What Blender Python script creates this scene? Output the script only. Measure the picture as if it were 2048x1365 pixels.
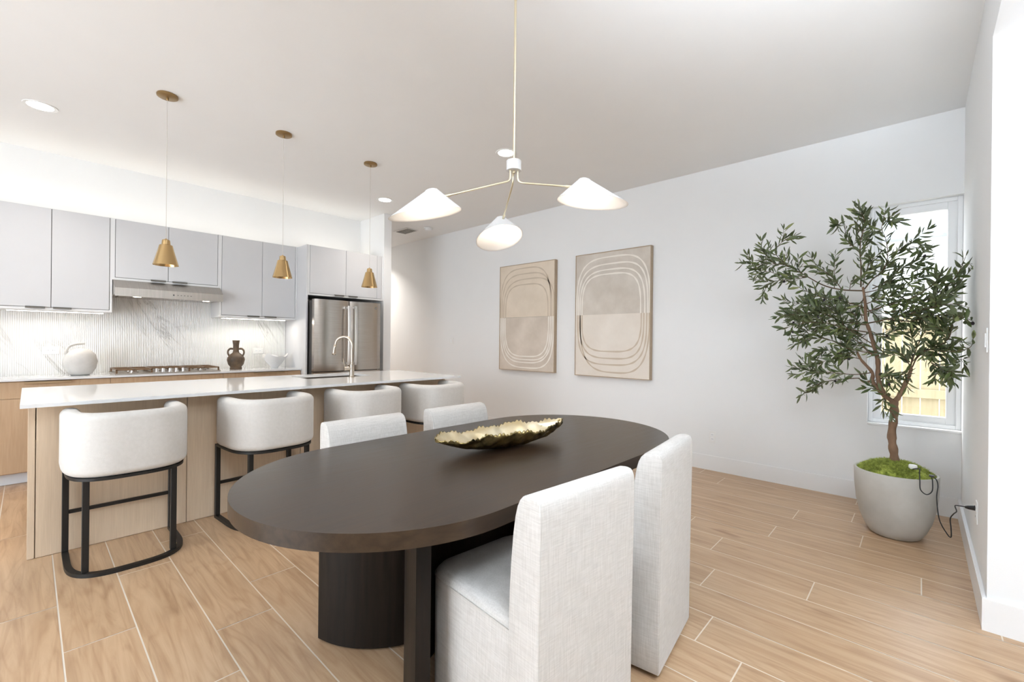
import bpy, bmesh, math, random
from math import sin, cos, pi, radians as R_
from mathutils import Vector, Matrix
random.seed(7)
S = bpy.context.scene
for o in list(bpy.data.objects): bpy.data.objects.remove(o)
C = S.collection
CEIL = 3.05
# ---------------------------------------------------------------- camera
cam = bpy.data.objects.new('camera', bpy.data.cameras.new('camera')); C.objects.link(cam)
cam.data.sensor_width = 36; cam.data.lens = 888.6/2048*36; cam.data.clip_start = .02
yaw, pit, rol = .74341, -.00055, .010537
fw = Vector((cos(yaw)*cos(pit), sin(yaw)*cos(pit), sin(pit)))
rt = Vector((sin(yaw), -cos(yaw), 0)); up = rt.cross(fw)
r2 = cos(rol)*rt + sin(rol)*up; u2 = -sin(rol)*rt + cos(rol)*up
M = Matrix.Identity(4)
for i in range(3): M[i][0] = r2[i]; M[i][1] = u2[i]; M[i][2] = -fw[i]
M.translation = Vector((0, 0, 1.285)); 
cam.matrix_world = M
S.camera = cam
# ---------------------------------------------------------------- view, world
S.view_settings.view_transform = 'Standard'; S.view_settings.look = 'None'
S.view_settings.gamma = 1; S.view_settings.use_curve_mapping = False
S.view_settings.exposure = 0.95
W = bpy.data.worlds.new('world'); S.world = W; W.use_nodes = True
nt = W.node_tree; bg = nt.nodes['Background']
bg.inputs['Color'].default_value = (.84, .92, 1, 1); bg.inputs['Strength'].default_value = 3.0

def area(name, loc, rot, sx, sy, power, col=(1,1,1), spread=180):
    l = bpy.data.lights.new(name, 'AREA'); l.shape = 'RECTANGLE'; l.size = sx; l.size_y = sy
    l.energy = power; l.color = col; l.spread = R_(spread)
    o = bpy.data.objects.new(name, l); C.objects.link(o); o.location = loc; o.rotation_euler = rot
    return o
sun = bpy.data.lights.new('sun', 'SUN'); sun.energy = 1.6; sun.angle = R_(3); sun.color = (1, .96, .88)
so = bpy.data.objects.new('sun', sun); C.objects.link(so); so.rotation_euler = (R_(-38), R_(22), 0)
# daylight entering by the big glazed openings behind the camera, then an added fill lamp
area('window_daylight', (-2.9, 2.45, 1.45), (0, R_(-90), 0), 2.5, 3.2, 26, (.82, .91, 1))
area('added_ceiling_fill', (-.05, -.55, 1.85), Vector((.50, -.02, .86)).to_track_quat('-Z', 'Y').to_euler(), 1.2, 1.2, 74, (.80, .895, 1), 104)  # unseen lamp added to brighten the ceiling, most of all its right side

# ---------------------------------------------------------------- materials
MATS = {}
def mat(name, col=(.8,.8,.8), rough=.5, metal=0, spec=.5, emit=None, es=0, coat=0, sheen=0):
    if name in MATS: return MATS[name]
    m = bpy.data.materials.new(name); m.use_nodes = True
    b = m.node_tree.nodes['Principled BSDF']
    b.inputs['Base Color'].default_value = (*col, 1); b.inputs['Roughness'].default_value = rough
    b.inputs['Metallic'].default_value = metal; b.inputs['Specular IOR Level'].default_value = spec
    if coat: b.inputs['Coat Weight'].default_value = coat
    if sheen: b.inputs['Sheen Weight'].default_value = sheen
    if emit: b.inputs['Emission Color'].default_value = (*emit, 1); b.inputs['Emission Strength'].default_value = es
    MATS[name] = m; return m
class NT:
    def __init__(s, m): s.m = m; s.t = m.node_tree; s.b = s.t.nodes['Principled BSDF']
    def n(s, typ, **kw):
        x = s.t.nodes.new('ShaderNode'+typ)
        for k, v in kw.items():
            if k in x.inputs: x.inputs[k].default_value = v
            else: setattr(x, k, v)
        return x
    def l(s, a, b): s.t.links.new(a, b); return b
    def coord(s, scale=(1,1,1), kind='Object', rot=(0,0,0)):
        tc = s.n('TexCoord'); mp = s.n('Mapping'); mp.inputs['Scale'].default_value = scale
        mp.inputs['Rotation'].default_value = rot
        s.l(tc.outputs[kind], mp.inputs['Vector']); return mp.outputs['Vector']
    def noise(s, vec, scale, detail=4, rough=.55, dist=0):
        x = s.n('TexNoise'); x.inputs['Scale'].default_value = scale; x.inputs['Detail'].default_value = detail
        x.inputs['Roughness'].default_value = rough; x.inputs['Distortion'].default_value = dist
        s.l(vec, x.inputs['Vector']); return x.outputs['Fac']
    def ramp(s, fac, stops):
        x = s.n('ValToRGB'); cr = x.color_ramp
        while len(cr.elements) > 1: cr.elements.remove(cr.elements[-1])
        cr.elements[0].position = stops[0][0]; cr.elements[0].color = (*stops[0][1], 1)
        for p, c in stops[1:]:
            e = cr.elements.new(p); e.color = (*c, 1)
        s.l(fac, x.inputs['Fac']); return x.outputs['Color']
    def mix(s, fac, a, b, mode='MIX'):
        x = s.n('Mix', data_type='RGBA', blend_type=mode)
        if hasattr(fac, 'links'): s.l(fac, x.inputs[0])
        else: x.inputs[0].default_value = fac
        for i, v in ((6, a), (7, b)):
            if hasattr(v, 'links'): s.l(v, x.inputs[i])
            else: x.inputs[i].default_value = (*v, 1)
        return x.outputs[2]
    def bump(s, h, strength=.2, dist=.01):
        x = s.n('Bump'); x.inputs['Strength'].default_value = strength; x.inputs['Distance'].default_value = dist
        s.l(h, x.inputs['Height']); s.l(x.outputs['Normal'], s.b.inputs['Normal'])
    def col(s, c): s.l(c, s.b.inputs['Base Color'])
    def math(s, op, a, b=None):
        x = s.n('Math', operation=op)
        for i, v in ((0, a), (1, b)):
            if v is None: continue
            if hasattr(v, 'links'): s.l(v, x.inputs[i])
            else: x.inputs[i].default_value = v
        return x.outputs[0]

def noisy(name, c1, c2, scale, rough, stretch=(1,1,1), bump=0, bs=None, metal=0, detail=5, spec=.5, sheen=0, coat=0):
    m = mat(name, c1, rough, metal, spec, sheen=sheen, coat=coat); t = NT(m)
    v = t.coord(stretch); n = t.noise(v, scale, detail)
    t.col(t.ramp(n, [(.3, c1), (.7, c2)]))
    if bump:
        n2 = t.noise(v, bs or scale*3, 4); t.bump(n2, bump, .004)
    return m
m_wall = noisy('wall_paint', (.85,.855,.855), (.86,.865,.865), 3, .85, bump=.05, bs=180, spec=.2)
m_ceil = noisy('ceiling_paint', (.87,.87,.865), (.88,.88,.875), 3, .9, bump=.05, bs=150, spec=.2)
m_trim = mat('trim_paint', (.86,.86,.86), .35)
m_vinyl = mat('window_vinyl', (.88,.89,.9), .3)
m_cab = noisy('cabinet_white', (.64,.64,.65), (.65,.65,.66), 6, .45)
m_cab2 = mat('cabinet_carcass', (.74,.74,.74), .45)
m_gap = mat('shadow_gap', (.05,.045,.04), .9)
m_toe = mat('toe_kick_white', (.72,.74,.77), .35)
m_steel = noisy('brushed_steel', (.42,.38,.34), (.50,.46,.42), 3, .24, stretch=(1,1,60), metal=1)
m_steelh = noisy('hood_steel', (.42,.39,.35), (.52,.48,.44), 3, .3, stretch=(60,1,1), metal=1)
m_chrome = mat('satin_nickel', (.50,.44,.37), .27, 1)
m_handle = mat('light_steel', (.78,.77,.76), .28, 1)
m_pull = mat('dark_bronze_pull', (.17,.16,.14), .4, .3)
m_pullw = mat('bronze_pull', (.45,.33,.2), .4, .7)
m_brass = mat('brushed_brass', (.56,.39,.19), .22, 1)
m_brassl = mat('pale_brass', (.80,.72,.53), .3, .9)
m_brassd = mat('aged_brass', (.36,.24,.11), .38, .9)
m_grate = mat('bronze_grate', (.22,.14,.08), .42, .6)
m_black = mat('black_metal', (.012,.011,.010), .45, .2)
m_blackp = mat('black_plastic', (.012,.013,.014), .4)
m_dark = mat('dark_void', (.01,.01,.01), .8)
m_white = mat('white_plastic', (.85,.85,.84), .4)
m_shade = mat('white_lacquer', (.72,.72,.725), .45)
m_glow = mat('led_glow', (1,1,1), .5, emit=(1,.93,.82), es=9)
m_bulb = mat('bulb_glow', (1,1,1), .5, emit=(1,.9,.75), es=5)
m_can = mat('can_glow', (1,1,1), .5, emit=(1,.97,.92), es=12)
m_cable = mat('clear_cable', (.62,.58,.53), .3)
m_quartz = mat('white_quartz', (.74,.745,.75), .07, spec=.6)
m_pot = noisy('grey_concrete', (.46,.44,.40), (.56,.54,.50), 5, .8, bump=.1, bs=60)
m_moss = noisy('green_moss', (.13,.17,.02), (.48,.54,.10), 40, .95, bump=.8, bs=120)
m_bark = noisy('brown_bark', (.14,.08,.045), (.28,.17,.105), 14, .85, stretch=(1,1,.4), bump=.8, bs=30)
m_olive = mat('dark_olive_fruit', (.02,.012,.02), .35)
m_leafy = mat('leaf_green', (.05,.09,.03), .5); t = NT(m_leafy)
geo = t.n('NewGeometry')
lc = t.ramp(geo.outputs['Random Per Island'], [(0, (.030,.048,.012)), (.4, (.07,.10,.028)), (.8, (.13,.165,.05)), (1, (.25,.28,.11))])
lc = t.mix(geo.outputs['Backfacing'], lc, (.13,.16,.08)); t.col(lc)
m_twig = mat('twig_brown', (.12,.08,.045), .8)
m_espresso = mat('espresso_wood', (.04,.03,.025), .3, spec=.55); t = NT(m_espresso)
v = t.coord((1.2,14,14)); n = t.noise(v, 3, 6, .6, .4)
t.col(t.ramp(n, [(.3, (.016,.009,.005)), (.7, (.042,.025,.014))])); 
rr = t.n('MapRange'); t.l(n, rr.inputs[0]); rr.inputs['To Min'].default_value = .25; rr.inputs['To Max'].default_value = .38
t.l(rr.outputs[0], t.b.inputs['Roughness']); t.bump(n, .12, .002)
m_espleg = noisy('espresso_leg', (.006,.0045,.0035), (.016,.011,.008), 4, .45, spec=.22, stretch=(12,12,1), bump=.1)
def wood(name, a, b, sc=(14,14,.9)):
    m = mat(name, a, .5); t = NT(m)
    v = t.coord(sc); n = t.noise(v, 3.2, 7, .62, .8)
    n2 = t.noise(t.coord((60,60,1.2)), 4, 3)
    c = t.ramp(n, [(.25, a), (.75, b)]); c = t.mix(.25, c, t.ramp(n2, [(.35, tuple(x*.8 for x in a)), (.7, b)]))
    t.col(c); return m
m_oak = wood('light_oak_laminate', (.60,.46,.32), (.72,.575,.42))
m_oak2 = wood('warm_oak_laminate', (.47,.315,.185), (.57,.40,.255))
def fabric(name, a, b, weave=300, bs=.35):
    m = mat(name, a, .9, sheen=.15, spec=.2); t = NT(m)
    v1 = t.coord((1,1,.06)); v2 = t.coord((.06,.06,1))
    n1 = t.noise(v1, weave, 3); n2 = t.noise(v2, weave, 3)
    s_ = t.math('MULTIPLY', t.math('ADD', n1, n2), .5)
    t.col(t.ramp(s_, [(.36, a), (.62, b)])); t.bump(s_, bs, .002); return m
m_linen = fabric('cream_linen', (.53,.505,.475), (.645,.62,.59), 260)
m_boucle = noisy('ivory_boucle', (.61,.585,.55), (.65,.625,.59), 60, .95, bump=.3, bs=420, spec=.15, sheen=.2)
m_seam = mat('seam_thread', (.50,.48,.45), .9)
# marble backsplash with fine vertical reeding
m_marble = mat('white_marble', (.82,.81,.8), .22); t = NT(m_marble)
v = t.coord((1,1,1), rot=(0, R_(33), 0))
mp = t.n('Mapping'); mp.inputs['Scale'].default_value = (2.4, 1, .75); t.l(v, mp.inputs['Vector'])
n = t.noise(mp.outputs[0], 1.35, 9, .58, 1.1)
k = t.math('ABSOLUTE', t.math('SUBTRACT', n, .5))
c = t.ramp(k, [(0, (.52,.50,.48)), (.006, (.68,.665,.65)), (.022, (.80,.79,.775)), (.06, (.84,.83,.815))])
n3 = t.noise(t.coord((1.2,1,1)), 1.1, 3)
msk = t.ramp(n3, [(.50, (0,0,0)), (.62, (1,1,1))])
c = t.mix(msk, (.84,.83,.815), c); t.col(c)
wv = t.n('TexWave', wave_type='BANDS', bands_direction='X'); wv.inputs['Scale'].default_value = 22
t.l(t.coord(), wv.inputs['Vector']); t.bump(wv.outputs['Fac'], .9, .004)
# hammered bowl metals
m_bowlo = noisy('dark_hammered_gold', (.03,.025,.015), (.50,.38,.16), 14, .3, bump=1, bs=24, metal=1)
m_bowli = noisy('pale_gold_leaf', (.60,.47,.26), (.76,.68,.50), 9, .32, bump=.4, bs=30, metal=.75)
m_jar = noisy('white_stone_ceramic', (.52,.50,.47), (.62,.60,.57), 9, .9, bump=.2, bs=50)
m_clay = noisy('dark_clay', (.035,.023,.014), (.15,.095,.052), 10, .55, bump=.3, bs=30)
m_bowlw = mat('white_ceramic', (.66,.655,.65), .5)
m_frame = wood('walnut_beige_frame', (.42,.32,.22), (.52,.41,.29), (20,20,20))
m_cv1 = noisy('beige_canvas_top', (.72,.62,.50), (.80,.70,.58), 5, .9, bump=.15, bs=200)
m_cv2 = noisy('greige_canvas', (.60,.52,.435), (.74,.655,.565), 4, .9, bump=.15, bs=200)
m_cv3 = noisy('grey_beige_canvas', (.58,.52,.45), (.70,.645,.575), 5, .9, bump=.15, bs=200)
m_cv4 = noisy('pale_beige_canvas', (.76,.69,.61), (.82,.76,.685), 5, .9, bump=.15, bs=200)
m_ltan = mat('tan_paint', (.60,.50,.39), .9); m_lwhite = mat('cream_paint', (.88,.83,.76), .9)
m_sketch = mat('charcoal_line', (.3,.27,.23), .9)
# floor planks: per-plank uv + random colour attribute
m_grout = mat('pale_grout', (.76,.68,.58), .8)
m_floor = mat('oak_plank_tile', (.5,.36,.24), .34, spec=.45); t = NT(m_floor)
uv = t.n('UVMap'); at = t.n('Attribute', attribute_name='rnd')
mp = t.n('Mapping'); mp.inputs['Scale'].default_value = (11, .8, 1); t.l(uv.outputs[0], mp.inputs['Vector'])
n = t.noise(mp.outputs[0], 1.6, 8, .6, 1.6)
mp2 = t.n('Mapping'); mp2.inputs['Scale'].default_value = (5, .6, 1); t.l(uv.outputs[0], mp2.inputs['Vector'])
nb = t.noise(mp2.outputs[0], 1.3, 2, .5, .3)
rings = t.math('FRACT', t.math('MULTIPLY', nb, 11.0))
rings = t.math('ABSOLUTE', t.math('SUBTRACT', rings, .5))
c = t.ramp(n, [(.25, (.45,.285,.165)), (.5, (.61,.42,.26)), (.75, (.72,.52,.34))])
rc = t.ramp(rings, [(0, (.80,.74,.68)), (.22, (1,1,1))])
c = t.mix(.5, c, rc, 'MULTIPLY')
mp3 = t.n('Mapping'); mp3.inputs['Scale'].default_value = (4, 1.3, 1); t.l(uv.outputs[0], mp3.inputs['Vector'])
kn = t.noise(mp3.outputs[0], 1.5, 2); kc = t.ramp(kn, [(.22, (.55,.45,.38)), (.34, (1,1,1))])
c = t.mix(.8, c, kc, 'MULTIPLY')
br_ = t.ramp(at.outputs['Fac'], [(0, (.82,.79,.76)), (1, (1.0,1.0,1.0))])
c = t.mix(1.0, c, br_, 'MULTIPLY'); t.col(c)
t.bump(n, .08, .002)
m_fence = noisy('new_pine', (.40,.33,.20), (.50,.42,.27), 4, .8, stretch=(8,8,1))
m_ground = noisy('pale_soil', (.4,.36,.28), (.5,.46,.38), 4, .95)
m_glass = mat('window_glass', (1,1,1), 0); t = NT(m_glass)
tb_ = t.n('BsdfTransparent'); gl_ = t.n('BsdfGlossy'); gl_.inputs['Roughness'].default_value = .02; mx_ = t.n('MixShader'); mx_.inputs[0].default_value = .05
t.l(tb_.outputs[0], mx_.inputs[1]); t.l(gl_.outputs[0], mx_.inputs[2]); t.l(mx_.outputs[0], t.t.nodes['Material Output'].inputs['Surface'])
m_siding = mat('pale_siding', (.75,.76,.78), .8); m_roof = mat('grey_shingle', (.30,.33,.36), .9)

# ---------------------------------------------------------------- mesh helpers
def obj(name, bm, m, parent=None, smooth=False, loc=None, angle=None):
    me = bpy.data.meshes.new(name); bmesh.ops.recalc_face_normals(bm, faces=bm.faces); bm.to_mesh(me); bm.free()
    for x in (m if isinstance(m, (list, tuple)) else [m]): me.materials.append(x)
    if smooth:
        for p in me.polygons: p.use_smooth = True
        if angle: me.set_sharp_from_angle(angle=R_(angle))
    o = bpy.data.objects.new(name, me); C.objects.link(o)
    if parent: o.parent = parent
    if loc: o.location = loc
    return o
def thing(name, label, cat, loc=(0,0,0), rz=0, group=None):
    o = bpy.data.objects.new(name, None); C.objects.link(o); o.empty_display_size = .1
    o.location = loc; o.rotation_euler = (0, 0, rz); return tag(o, label, cat, group)
def tag(o, label, cat, group=None):
    o['label'] = label; o['category'] = cat
    if group: o['group'] = group
    return o
def struct(name, bm, m, smooth=False, label=None, parent=None):
    o = obj(name, bm, m, parent, smooth)
    if not parent: o['kind'] = 'structure'
    if label: o['label'] = label
    return o
def box(bm, a, b, bev=0, seg=3, mi=0):
    x0,y0,z0 = a; x1,y1,z1 = b
    vs = [bm.verts.new(p) for p in ((x0,y0,z0),(x1,y0,z0),(x1,y1,z0),(x0,y1,z0),(x0,y0,z1),(x1,y0,z1),(x1,y1,z1),(x0,y1,z1))]
    fs = [bm.faces.new([vs[i] for i in f]) for f in ((3,2,1,0),(4,5,6,7),(0,1,5,4),(1,2,6,5),(2,3,7,6),(3,0,4,7))]
    for f in fs: f.material_index = mi
    if bev:
        es = set(e for f in fs for e in f.edges)
        bmesh.ops.bevel(bm, geom=list(es), offset=bev, segments=seg, affect='EDGES', profile=.5)
    return fs
def bx(a, b, bev=0, seg=3):
    bm = bmesh.new(); box(bm, a, b, bev, seg); return bm
def lathe(prof, n=48, closed=False, cx=0, cy=0, bm=None):
    bm = bm or bmesh.new(); rings = []
    for r, z in prof:
        if r < 1e-5: rings.append([bm.verts.new((cx, cy, z))])
        else: rings.append([bm.verts.new((cx+r*cos(2*pi*i/n), cy+r*sin(2*pi*i/n), z)) for i in range(n)])
    for a, b in zip(rings, rings[1:]):
        if len(a) == 1 and len(b) == 1: continue
        for i in range(n):
            j = (i+1) % n
            if len(a) == 1: bm.faces.new((a[0], b[j], b[i]))
            elif len(b) == 1: bm.faces.new((a[i], a[j], b[0]))
            else: bm.faces.new((a[i], a[j], b[j], b[i]))
    return bm
def tube(pts, rad, n=10, bm=None, caps=True, up=None):
    """round tube along points; rad may be a number or list"""
    bm = bm or bmesh.new(); pts = [Vector(p) for p in pts]; N = len(pts)
    if not isinstance(rad, (list, tuple)): rad = [rad]*N
    rings = []; prev = None
    for i, p in enumerate(pts):
        d = (pts[min(i+1, N-1)] - pts[max(i-1, 0)]).normalized()
        if prev is None:
            a = Vector((0,0,1)) if abs(d.z) < .9 else Vector((1,0,0))
            u = d.cross(a).normalized()
        else: u = (prev - d*prev.dot(d)).normalized()
        prev = u; w = d.cross(u)
        rings.append([bm.verts.new(p + (u*cos(2*pi*k/n) + w*sin(2*pi*k/n))*rad[i]) for k in range(n)])
    for a, b in zip(rings, rings[1:]):
        for k in range(n): bm.faces.new((a[k], a[(k+1)%n], b[(k+1)%n], b[k]))
    if caps: bm.faces.new(rings[0][::-1]); bm.faces.new(rings[-1])
    return bm
def sweep(path, prof, bm=None, scale_ends=None, closed=False):
    """prof [(n,z)] closed outline swept along a plan path [(x,y)] ; n is outward (left of travel)"""
    bm = bm or bmesh.new(); N = len(path); rings = []
    for i, p in enumerate(path):
        a = path[(i-1) % N] if closed else path[max(i-1, 0)]; b = path[(i+1) % N] if closed else path[min(i+1, N-1)]
        d = Vector((b[0]-a[0], b[1]-a[1])).normalized(); nn = Vector((-d.y, d.x))
        rings.append([bm.verts.new((p[0]+nn.x*q[0], p[1]+nn.y*q[0], q[1])) for q in (scale_ends(i, prof) if scale_ends else prof)])
    m = len(prof); pairs = list(zip(rings, rings[1:]))
    if closed: pairs.append((rings[-1], rings[0]))
    for a, b in pairs:
        for k in range(m): bm.faces.new((a[k], a[(k+1)%m], b[(k+1)%m], b[k]))
    if not closed: bm.faces.new(rings[0][::-1]); bm.faces.new(rings[-1])
    return bm
def smoothpath(pts, n=6):
    pts = [Vector(p) for p in pts]; out = []
    for i in range(len(pts)-1):
        p0 = pts[max(i-1,0)]; p1 = pts[i]; p2 = pts[i+1]; p3 = pts[min(i+2, len(pts)-1)]
        for k in range(n):
            s = k/n
            out.append(.5*((2*p1) + (p2-p0)*s + (2*p0-5*p1+4*p2-p3)*s*s + (3*p1-p0-3*p2+p3)*s**3))
    out.append(pts[-1]); return out
def prism(outline, z0, z1, bm=None, bev=0):
    bm = bm or bmesh.new()
    lo = [bm.verts.new((x, y, z0)) for x, y in outline]; hi = [bm.verts.new((x, y, z1)) for x, y in outline]
    f1 = bm.faces.new(lo[::-1]); f2 = bm.faces.new(hi); n = len(lo)
    for i in range(n): bm.faces.new((lo[i], lo[(i+1)%n], hi[(i+1)%n], hi[i]))
    if bev: bmesh.ops.bevel(bm, geom=list(f1.edges)+list(f2.edges), offset=bev, segments=3, affect='EDGES')
    return bm
def duptree(o, parent=None):
    c = o.copy(); C.objects.link(c)
    if parent: c.parent = parent
    for ch in list(o.children): duptree(ch, c)
    return c
# ================================================================ SETTING
XA = 4.676; YR = -.23; YK = 6.19; XL = -3.0; YB = -3.0; YH = 9.0; XC = 2.94
# floor: individual planks with recessed grout, laid as in the photograph
bm = bmesh.new(); uvl = bm.loops.layers.uv.new('UVMap'); fl = bm.loops.layers.float.new('rnd') if hasattr(bm.loops.layers, 'float') else None
rnd_vals = []
P0 = .1015; PW = .23115; LEN = 1.225; G = .0028
offs = {-1: .559, 0: .096, 1: .702, 2: 1.033, 3: .135, 8: .706, 10: .849, 11: .41, 12: .95, 13: 1.211, 14: .735, 15: .273, 16: .68, 17: .357}
rows = []
for r in range(-14, 20):
    x0 = P0 + r*PW; x1 = x0 + PW
    if x1 < XL or x0 > XA: continue
    of = offs.get(r, random.random()*LEN)
    y = of - LEN*4
    while y < YH:
        a = max(y, YB); b = min(y+LEN, YH); xa = max(x0, XL); xb = min(x1, XA)
        if b > a + .01 and xb > xa + .01:
            vs = [bm.verts.new(p) for p in ((xa+G, a+G, 0), (xb-G, a+G, 0), (xb-G, b-G, 0), (xa+G, b-G, 0))]
            f = bm.faces.new(vs); u0 = random.random()*50; v0 = random.random()*50; fx = random.choice((1,-1))
            for l_ in f.loops:
                l_[uvl].uv = (u0 + fx*(l_.vert.co.x-x0), v0 + l_.vert.co.y - y)
            q = random.random()
            for l_ in f.loops: rnd_vals.append(q)
        y += LEN
fg = bm.faces.new([bm.verts.new(p) for p in ((XL, YB, -.0012), (XA, YB, -.0012), (XA, YH, -.0012), (XL, YH, -.0012))]); fg.material_index = 1
nl = len(rnd_vals)
me = bpy.data.meshes.new('floor'); bm.to_mesh(me); bm.free()
me.materials.append(m_floor); me.materials.append(m_grout)
at_ = me.attributes.new('rnd', 'FLOAT', 'CORNER')
for i in range(len(at_.data)): at_.data[i].value = rnd_vals[i] if i < nl else 0
o = bpy.data.objects.new('floor', me); C.objects.link(o); o['kind'] = 'structure'
bm = bx((XL-.1, YB-.1, CEIL), (XA+.2, YH+.1, CEIL+.15)); struct('ceiling', bm, m_ceil)
# wall with the window (art wall)
WY0, WY1, WZ0, WZ1 = YR, .318, .635, 2.413
bm = bmesh.new()
box(bm, (XA, WY1, 0), (XA+.16, YH, CEIL)); box(bm, (XA, YR-.16, 0), (XA+.16, WY1, WZ0)); box(bm, (XA, YR-.16, WZ1), (XA+.16, WY1, CEIL))
box(bm, (XA, YR-.16, WZ0), (XA+.16, YR, WZ1))
struct('wall_art', bm, m_wall)
bm = bmesh.new(); box(bm, (XC, YR-.13, 0), (XA, YR, CEIL)); box(bm, (-.6, YR-.13, 2.685), (XC, YR, CEIL))
struct('wall_right', bm, m_wall)
bm = bmesh.new(); box(bm, (XC, YB, 0), (XC+.13, YR-.13, CEIL)); struct('wall_return', bm, m_wall)
bm = bmesh.new(); box(bm, (-.6, YB, 2.685), (XC, YR-.13, CEIL)); struct('ceiling_soffit', bm, m_ceil)
struct('wall_kitchen', bx((XL, YK, 0), (3.354, YK+.15, CEIL)), m_wall)
struct('wall_stub', bx((3.354, 5.53, 0), (3.47, YH, CEIL)), m_wall)
struct('wall_hallway_end', bx((3.47, YH, 0), (XA, YH+.1, CEIL)), m_wall)
bm = bmesh.new()   # wall behind the camera with a wide glazed opening
box(bm, (XL-.15, YB, 0), (XL, .8, CEIL)); box(bm, (XL-.15, 4.1, 0), (XL, YH, CEIL))
box(bm, (XL-.15, .8, 2.75), (XL, 4.1, CEIL)); box(bm, (XL-.15, .8, 0), (XL, 4.1, .1)); struct('wall_behind', bm, m_wall)
struct('wall_near', bx((XL, YB-.15, 0), (XC+.13, YB, CEIL)), m_wall)
def frame_grid(axis, c, a0, a1, z0, z1, nm):
    bm = bmesh.new()
    def seg(p0, p1, q0, q1):
        if axis == 'X': box(bm, (c, p0, q0), (c+.08, p1, q1), .004, 1)
        else: box(bm, (p0, c, q0), (p1, c+.08, q1), .004, 1)
    for k in range(4):
        p = a0 + (a1-a0-.06)*k/3; seg(p, p+.06, z0, z1)
    seg(a0+.06, a1-.06, z0, z0+.06); seg(a0+.06, a1-.06, z1-.06, z1)
    struct(nm, bm, m_vinyl)
frame_grid('X', XL-.12, .8, 4.1, .1, 2.75, 'window_2')
# the window beside the tree
BH = .148; BT = .016
w = bpy.data.objects.new('window_1', None); C.objects.link(w); w['kind'] = 'structure'; w.location = (XA, .05, WZ0)
def wpart(nm, bm, m):
    o = obj(nm, bm, m, w); o.location = (-XA, -.05, -WZ0); return o
bm = bmesh.new(); g = .03; X0 = XA+.055
for d, xo in ((.030, 0), (.058, .02)):
    a = WY0 + (0 if d == .030 else .026); b = WY1 - (0 if d == .030 else .026); c0 = WZ0+.012 + (0 if d == .030 else .026); c1 = WZ1 - (0 if d == .030 else .026)
    x = X0+xo; t_ = d
    box(bm, (x, a, c0), (x+.05, a+t_, c1), .003, 1); box(bm, (x, b-t_, c0), (x+.05, b, c1), .003, 1)
    box(bm, (x, a+t_, c0), (x+.05, b-t_, c0+t_), .003, 1); box(bm, (x, a+t_, c1-t_), (x+.05, b-t_, c1), .003, 1)
wpart('window_frame', bm, m_vinyl)
wpart('window_sill', bx((XA-.012, WY0, WZ0-.006), (XA+.16, WY1, WZ0+.012), .004, 2), m_trim)
wpart('window_pane', bx((X0+.045, WY0+.05, WZ0+.06), (X0+.049, WY1-.05, WZ1-.05)), m_glass)
# baseboards
def bboard(name, a, b):
    bm = bmesh.new(); box(bm, a, b)
    es = [e for e in bm.edges if all(v.co.z > BH-.001 for v in e.verts)]
    bmesh.ops.bevel(bm, geom=es, offset=.004, segments=2, affect='EDGES'); struct(name, bm, m_trim)
bboard('baseboard_art', (XA-BT, YR+BT, 0), (XA, YH, BH))
bboard('baseboard_right', (XC-BT, YR, 0), (XA, YR+BT, BH))
bboard('baseboard_return', (XC-BT, YB, 0), (XC, YR, BH))
bboard('baseboard_hall', (3.47, 5.53-BT, 0), (3.47+BT, YH, BH))
bboard('baseboard_stub', (3.354, 5.53-BT, 0), (3.47, 5.53, BH))

# ================================================================ OUTSIDE THE WINDOW
struct('ground_outside', bx((XA+.16, -6, -.25), (16, 6, -.2)), m_ground)
fr = thing('wooden_fence', 'new pale wooden fence of upright boards with crossrails, outside the window', 'fence', (6.3, 0, -.2))
for z in (.35, .88, 1.60): obj('fence_rail', bx((-.045, -2.6, z-.045+.1), (-.006, 2.6, z+.045+.1), .003, 1), m_fence, fr)
for k in range(36):
    y = -2.6 + k*.1445
    obj('fence_board', bx((0, y, .02), (.018, y+.138, 1.78), .002, 1), m_fence, fr)
hs = thing('neighbour_house', 'pale neighbouring house with a grey roof above the fence', 'house', (12, -.3, -.2))
obj('house_wall', bx((0, -3.2, 0), (4, 1.6, 3.6)), m_siding, hs)
bm = prism([(-.4, 3.6), (4.4, 3.6), (2.0, 5.0)], -3.4, 1.9)
for v in bm.verts: v.co = Vector((v.co.x, v.co.z, v.co.y))
obj('house_roof', bm, m_roof, hs); obj('house_window', bx((-.03, -.5, 2.2), (0.0, .1, 3.0)), m_glass, hs)

# ================================================================ KITCHEN RUN
YF = 5.68; CT = .914
def pull(nm, parent, x0, x1, y, z, m, h=.012):
    bm = bmesh.new(); box(bm, (x0, y-.022, z-.003), (x1, y+.012, z+.002), .001, 1); box(bm, (x0, y-.022, z-.003-h), (x1, y-.018, z+.002), .001, 1)
    return obj(nm, bm, m, parent)
def base_cab(x0, x1, label, grp, drawers):
    t = thing('base_cabinet', label, 'cabinet', ((x0+x1)/2, YF, 0), 0, grp); W2 = (x1-x0)/2
    obj('cabinet_body', bx((-W2, .02, .10), (W2, YK-YF-.002, .892)), m_oak2, t)
    obj('toe_kick', bx((-W2, .075, .002), (W2, .09, .10)), m_toe, t)
    zs = [(.745, .888), (.108, .742)]
    for k, (a, b) in enumerate(zs):
        d = obj('door' if k else 'drawer', bx((-W2+.0015, 0, a), (W2-.0015, .019, b), .001, 1), m_oak2, t)
        if k == 0 and drawers: pull('drawer_pull', d, drawers[0]-(x0+x1)/2, drawers[1]-(x0+x1)/2, 0, b, m_pullw, .018)
base_cab(-1.9, -.9, 'oak base cabinet at the far left end of the wall run', 'oak base cabinets', None)
base_cab(-.9, -.42, 'narrow oak base cabinet left of the cabinet under the white jar', 'oak base cabinets', None)
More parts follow.
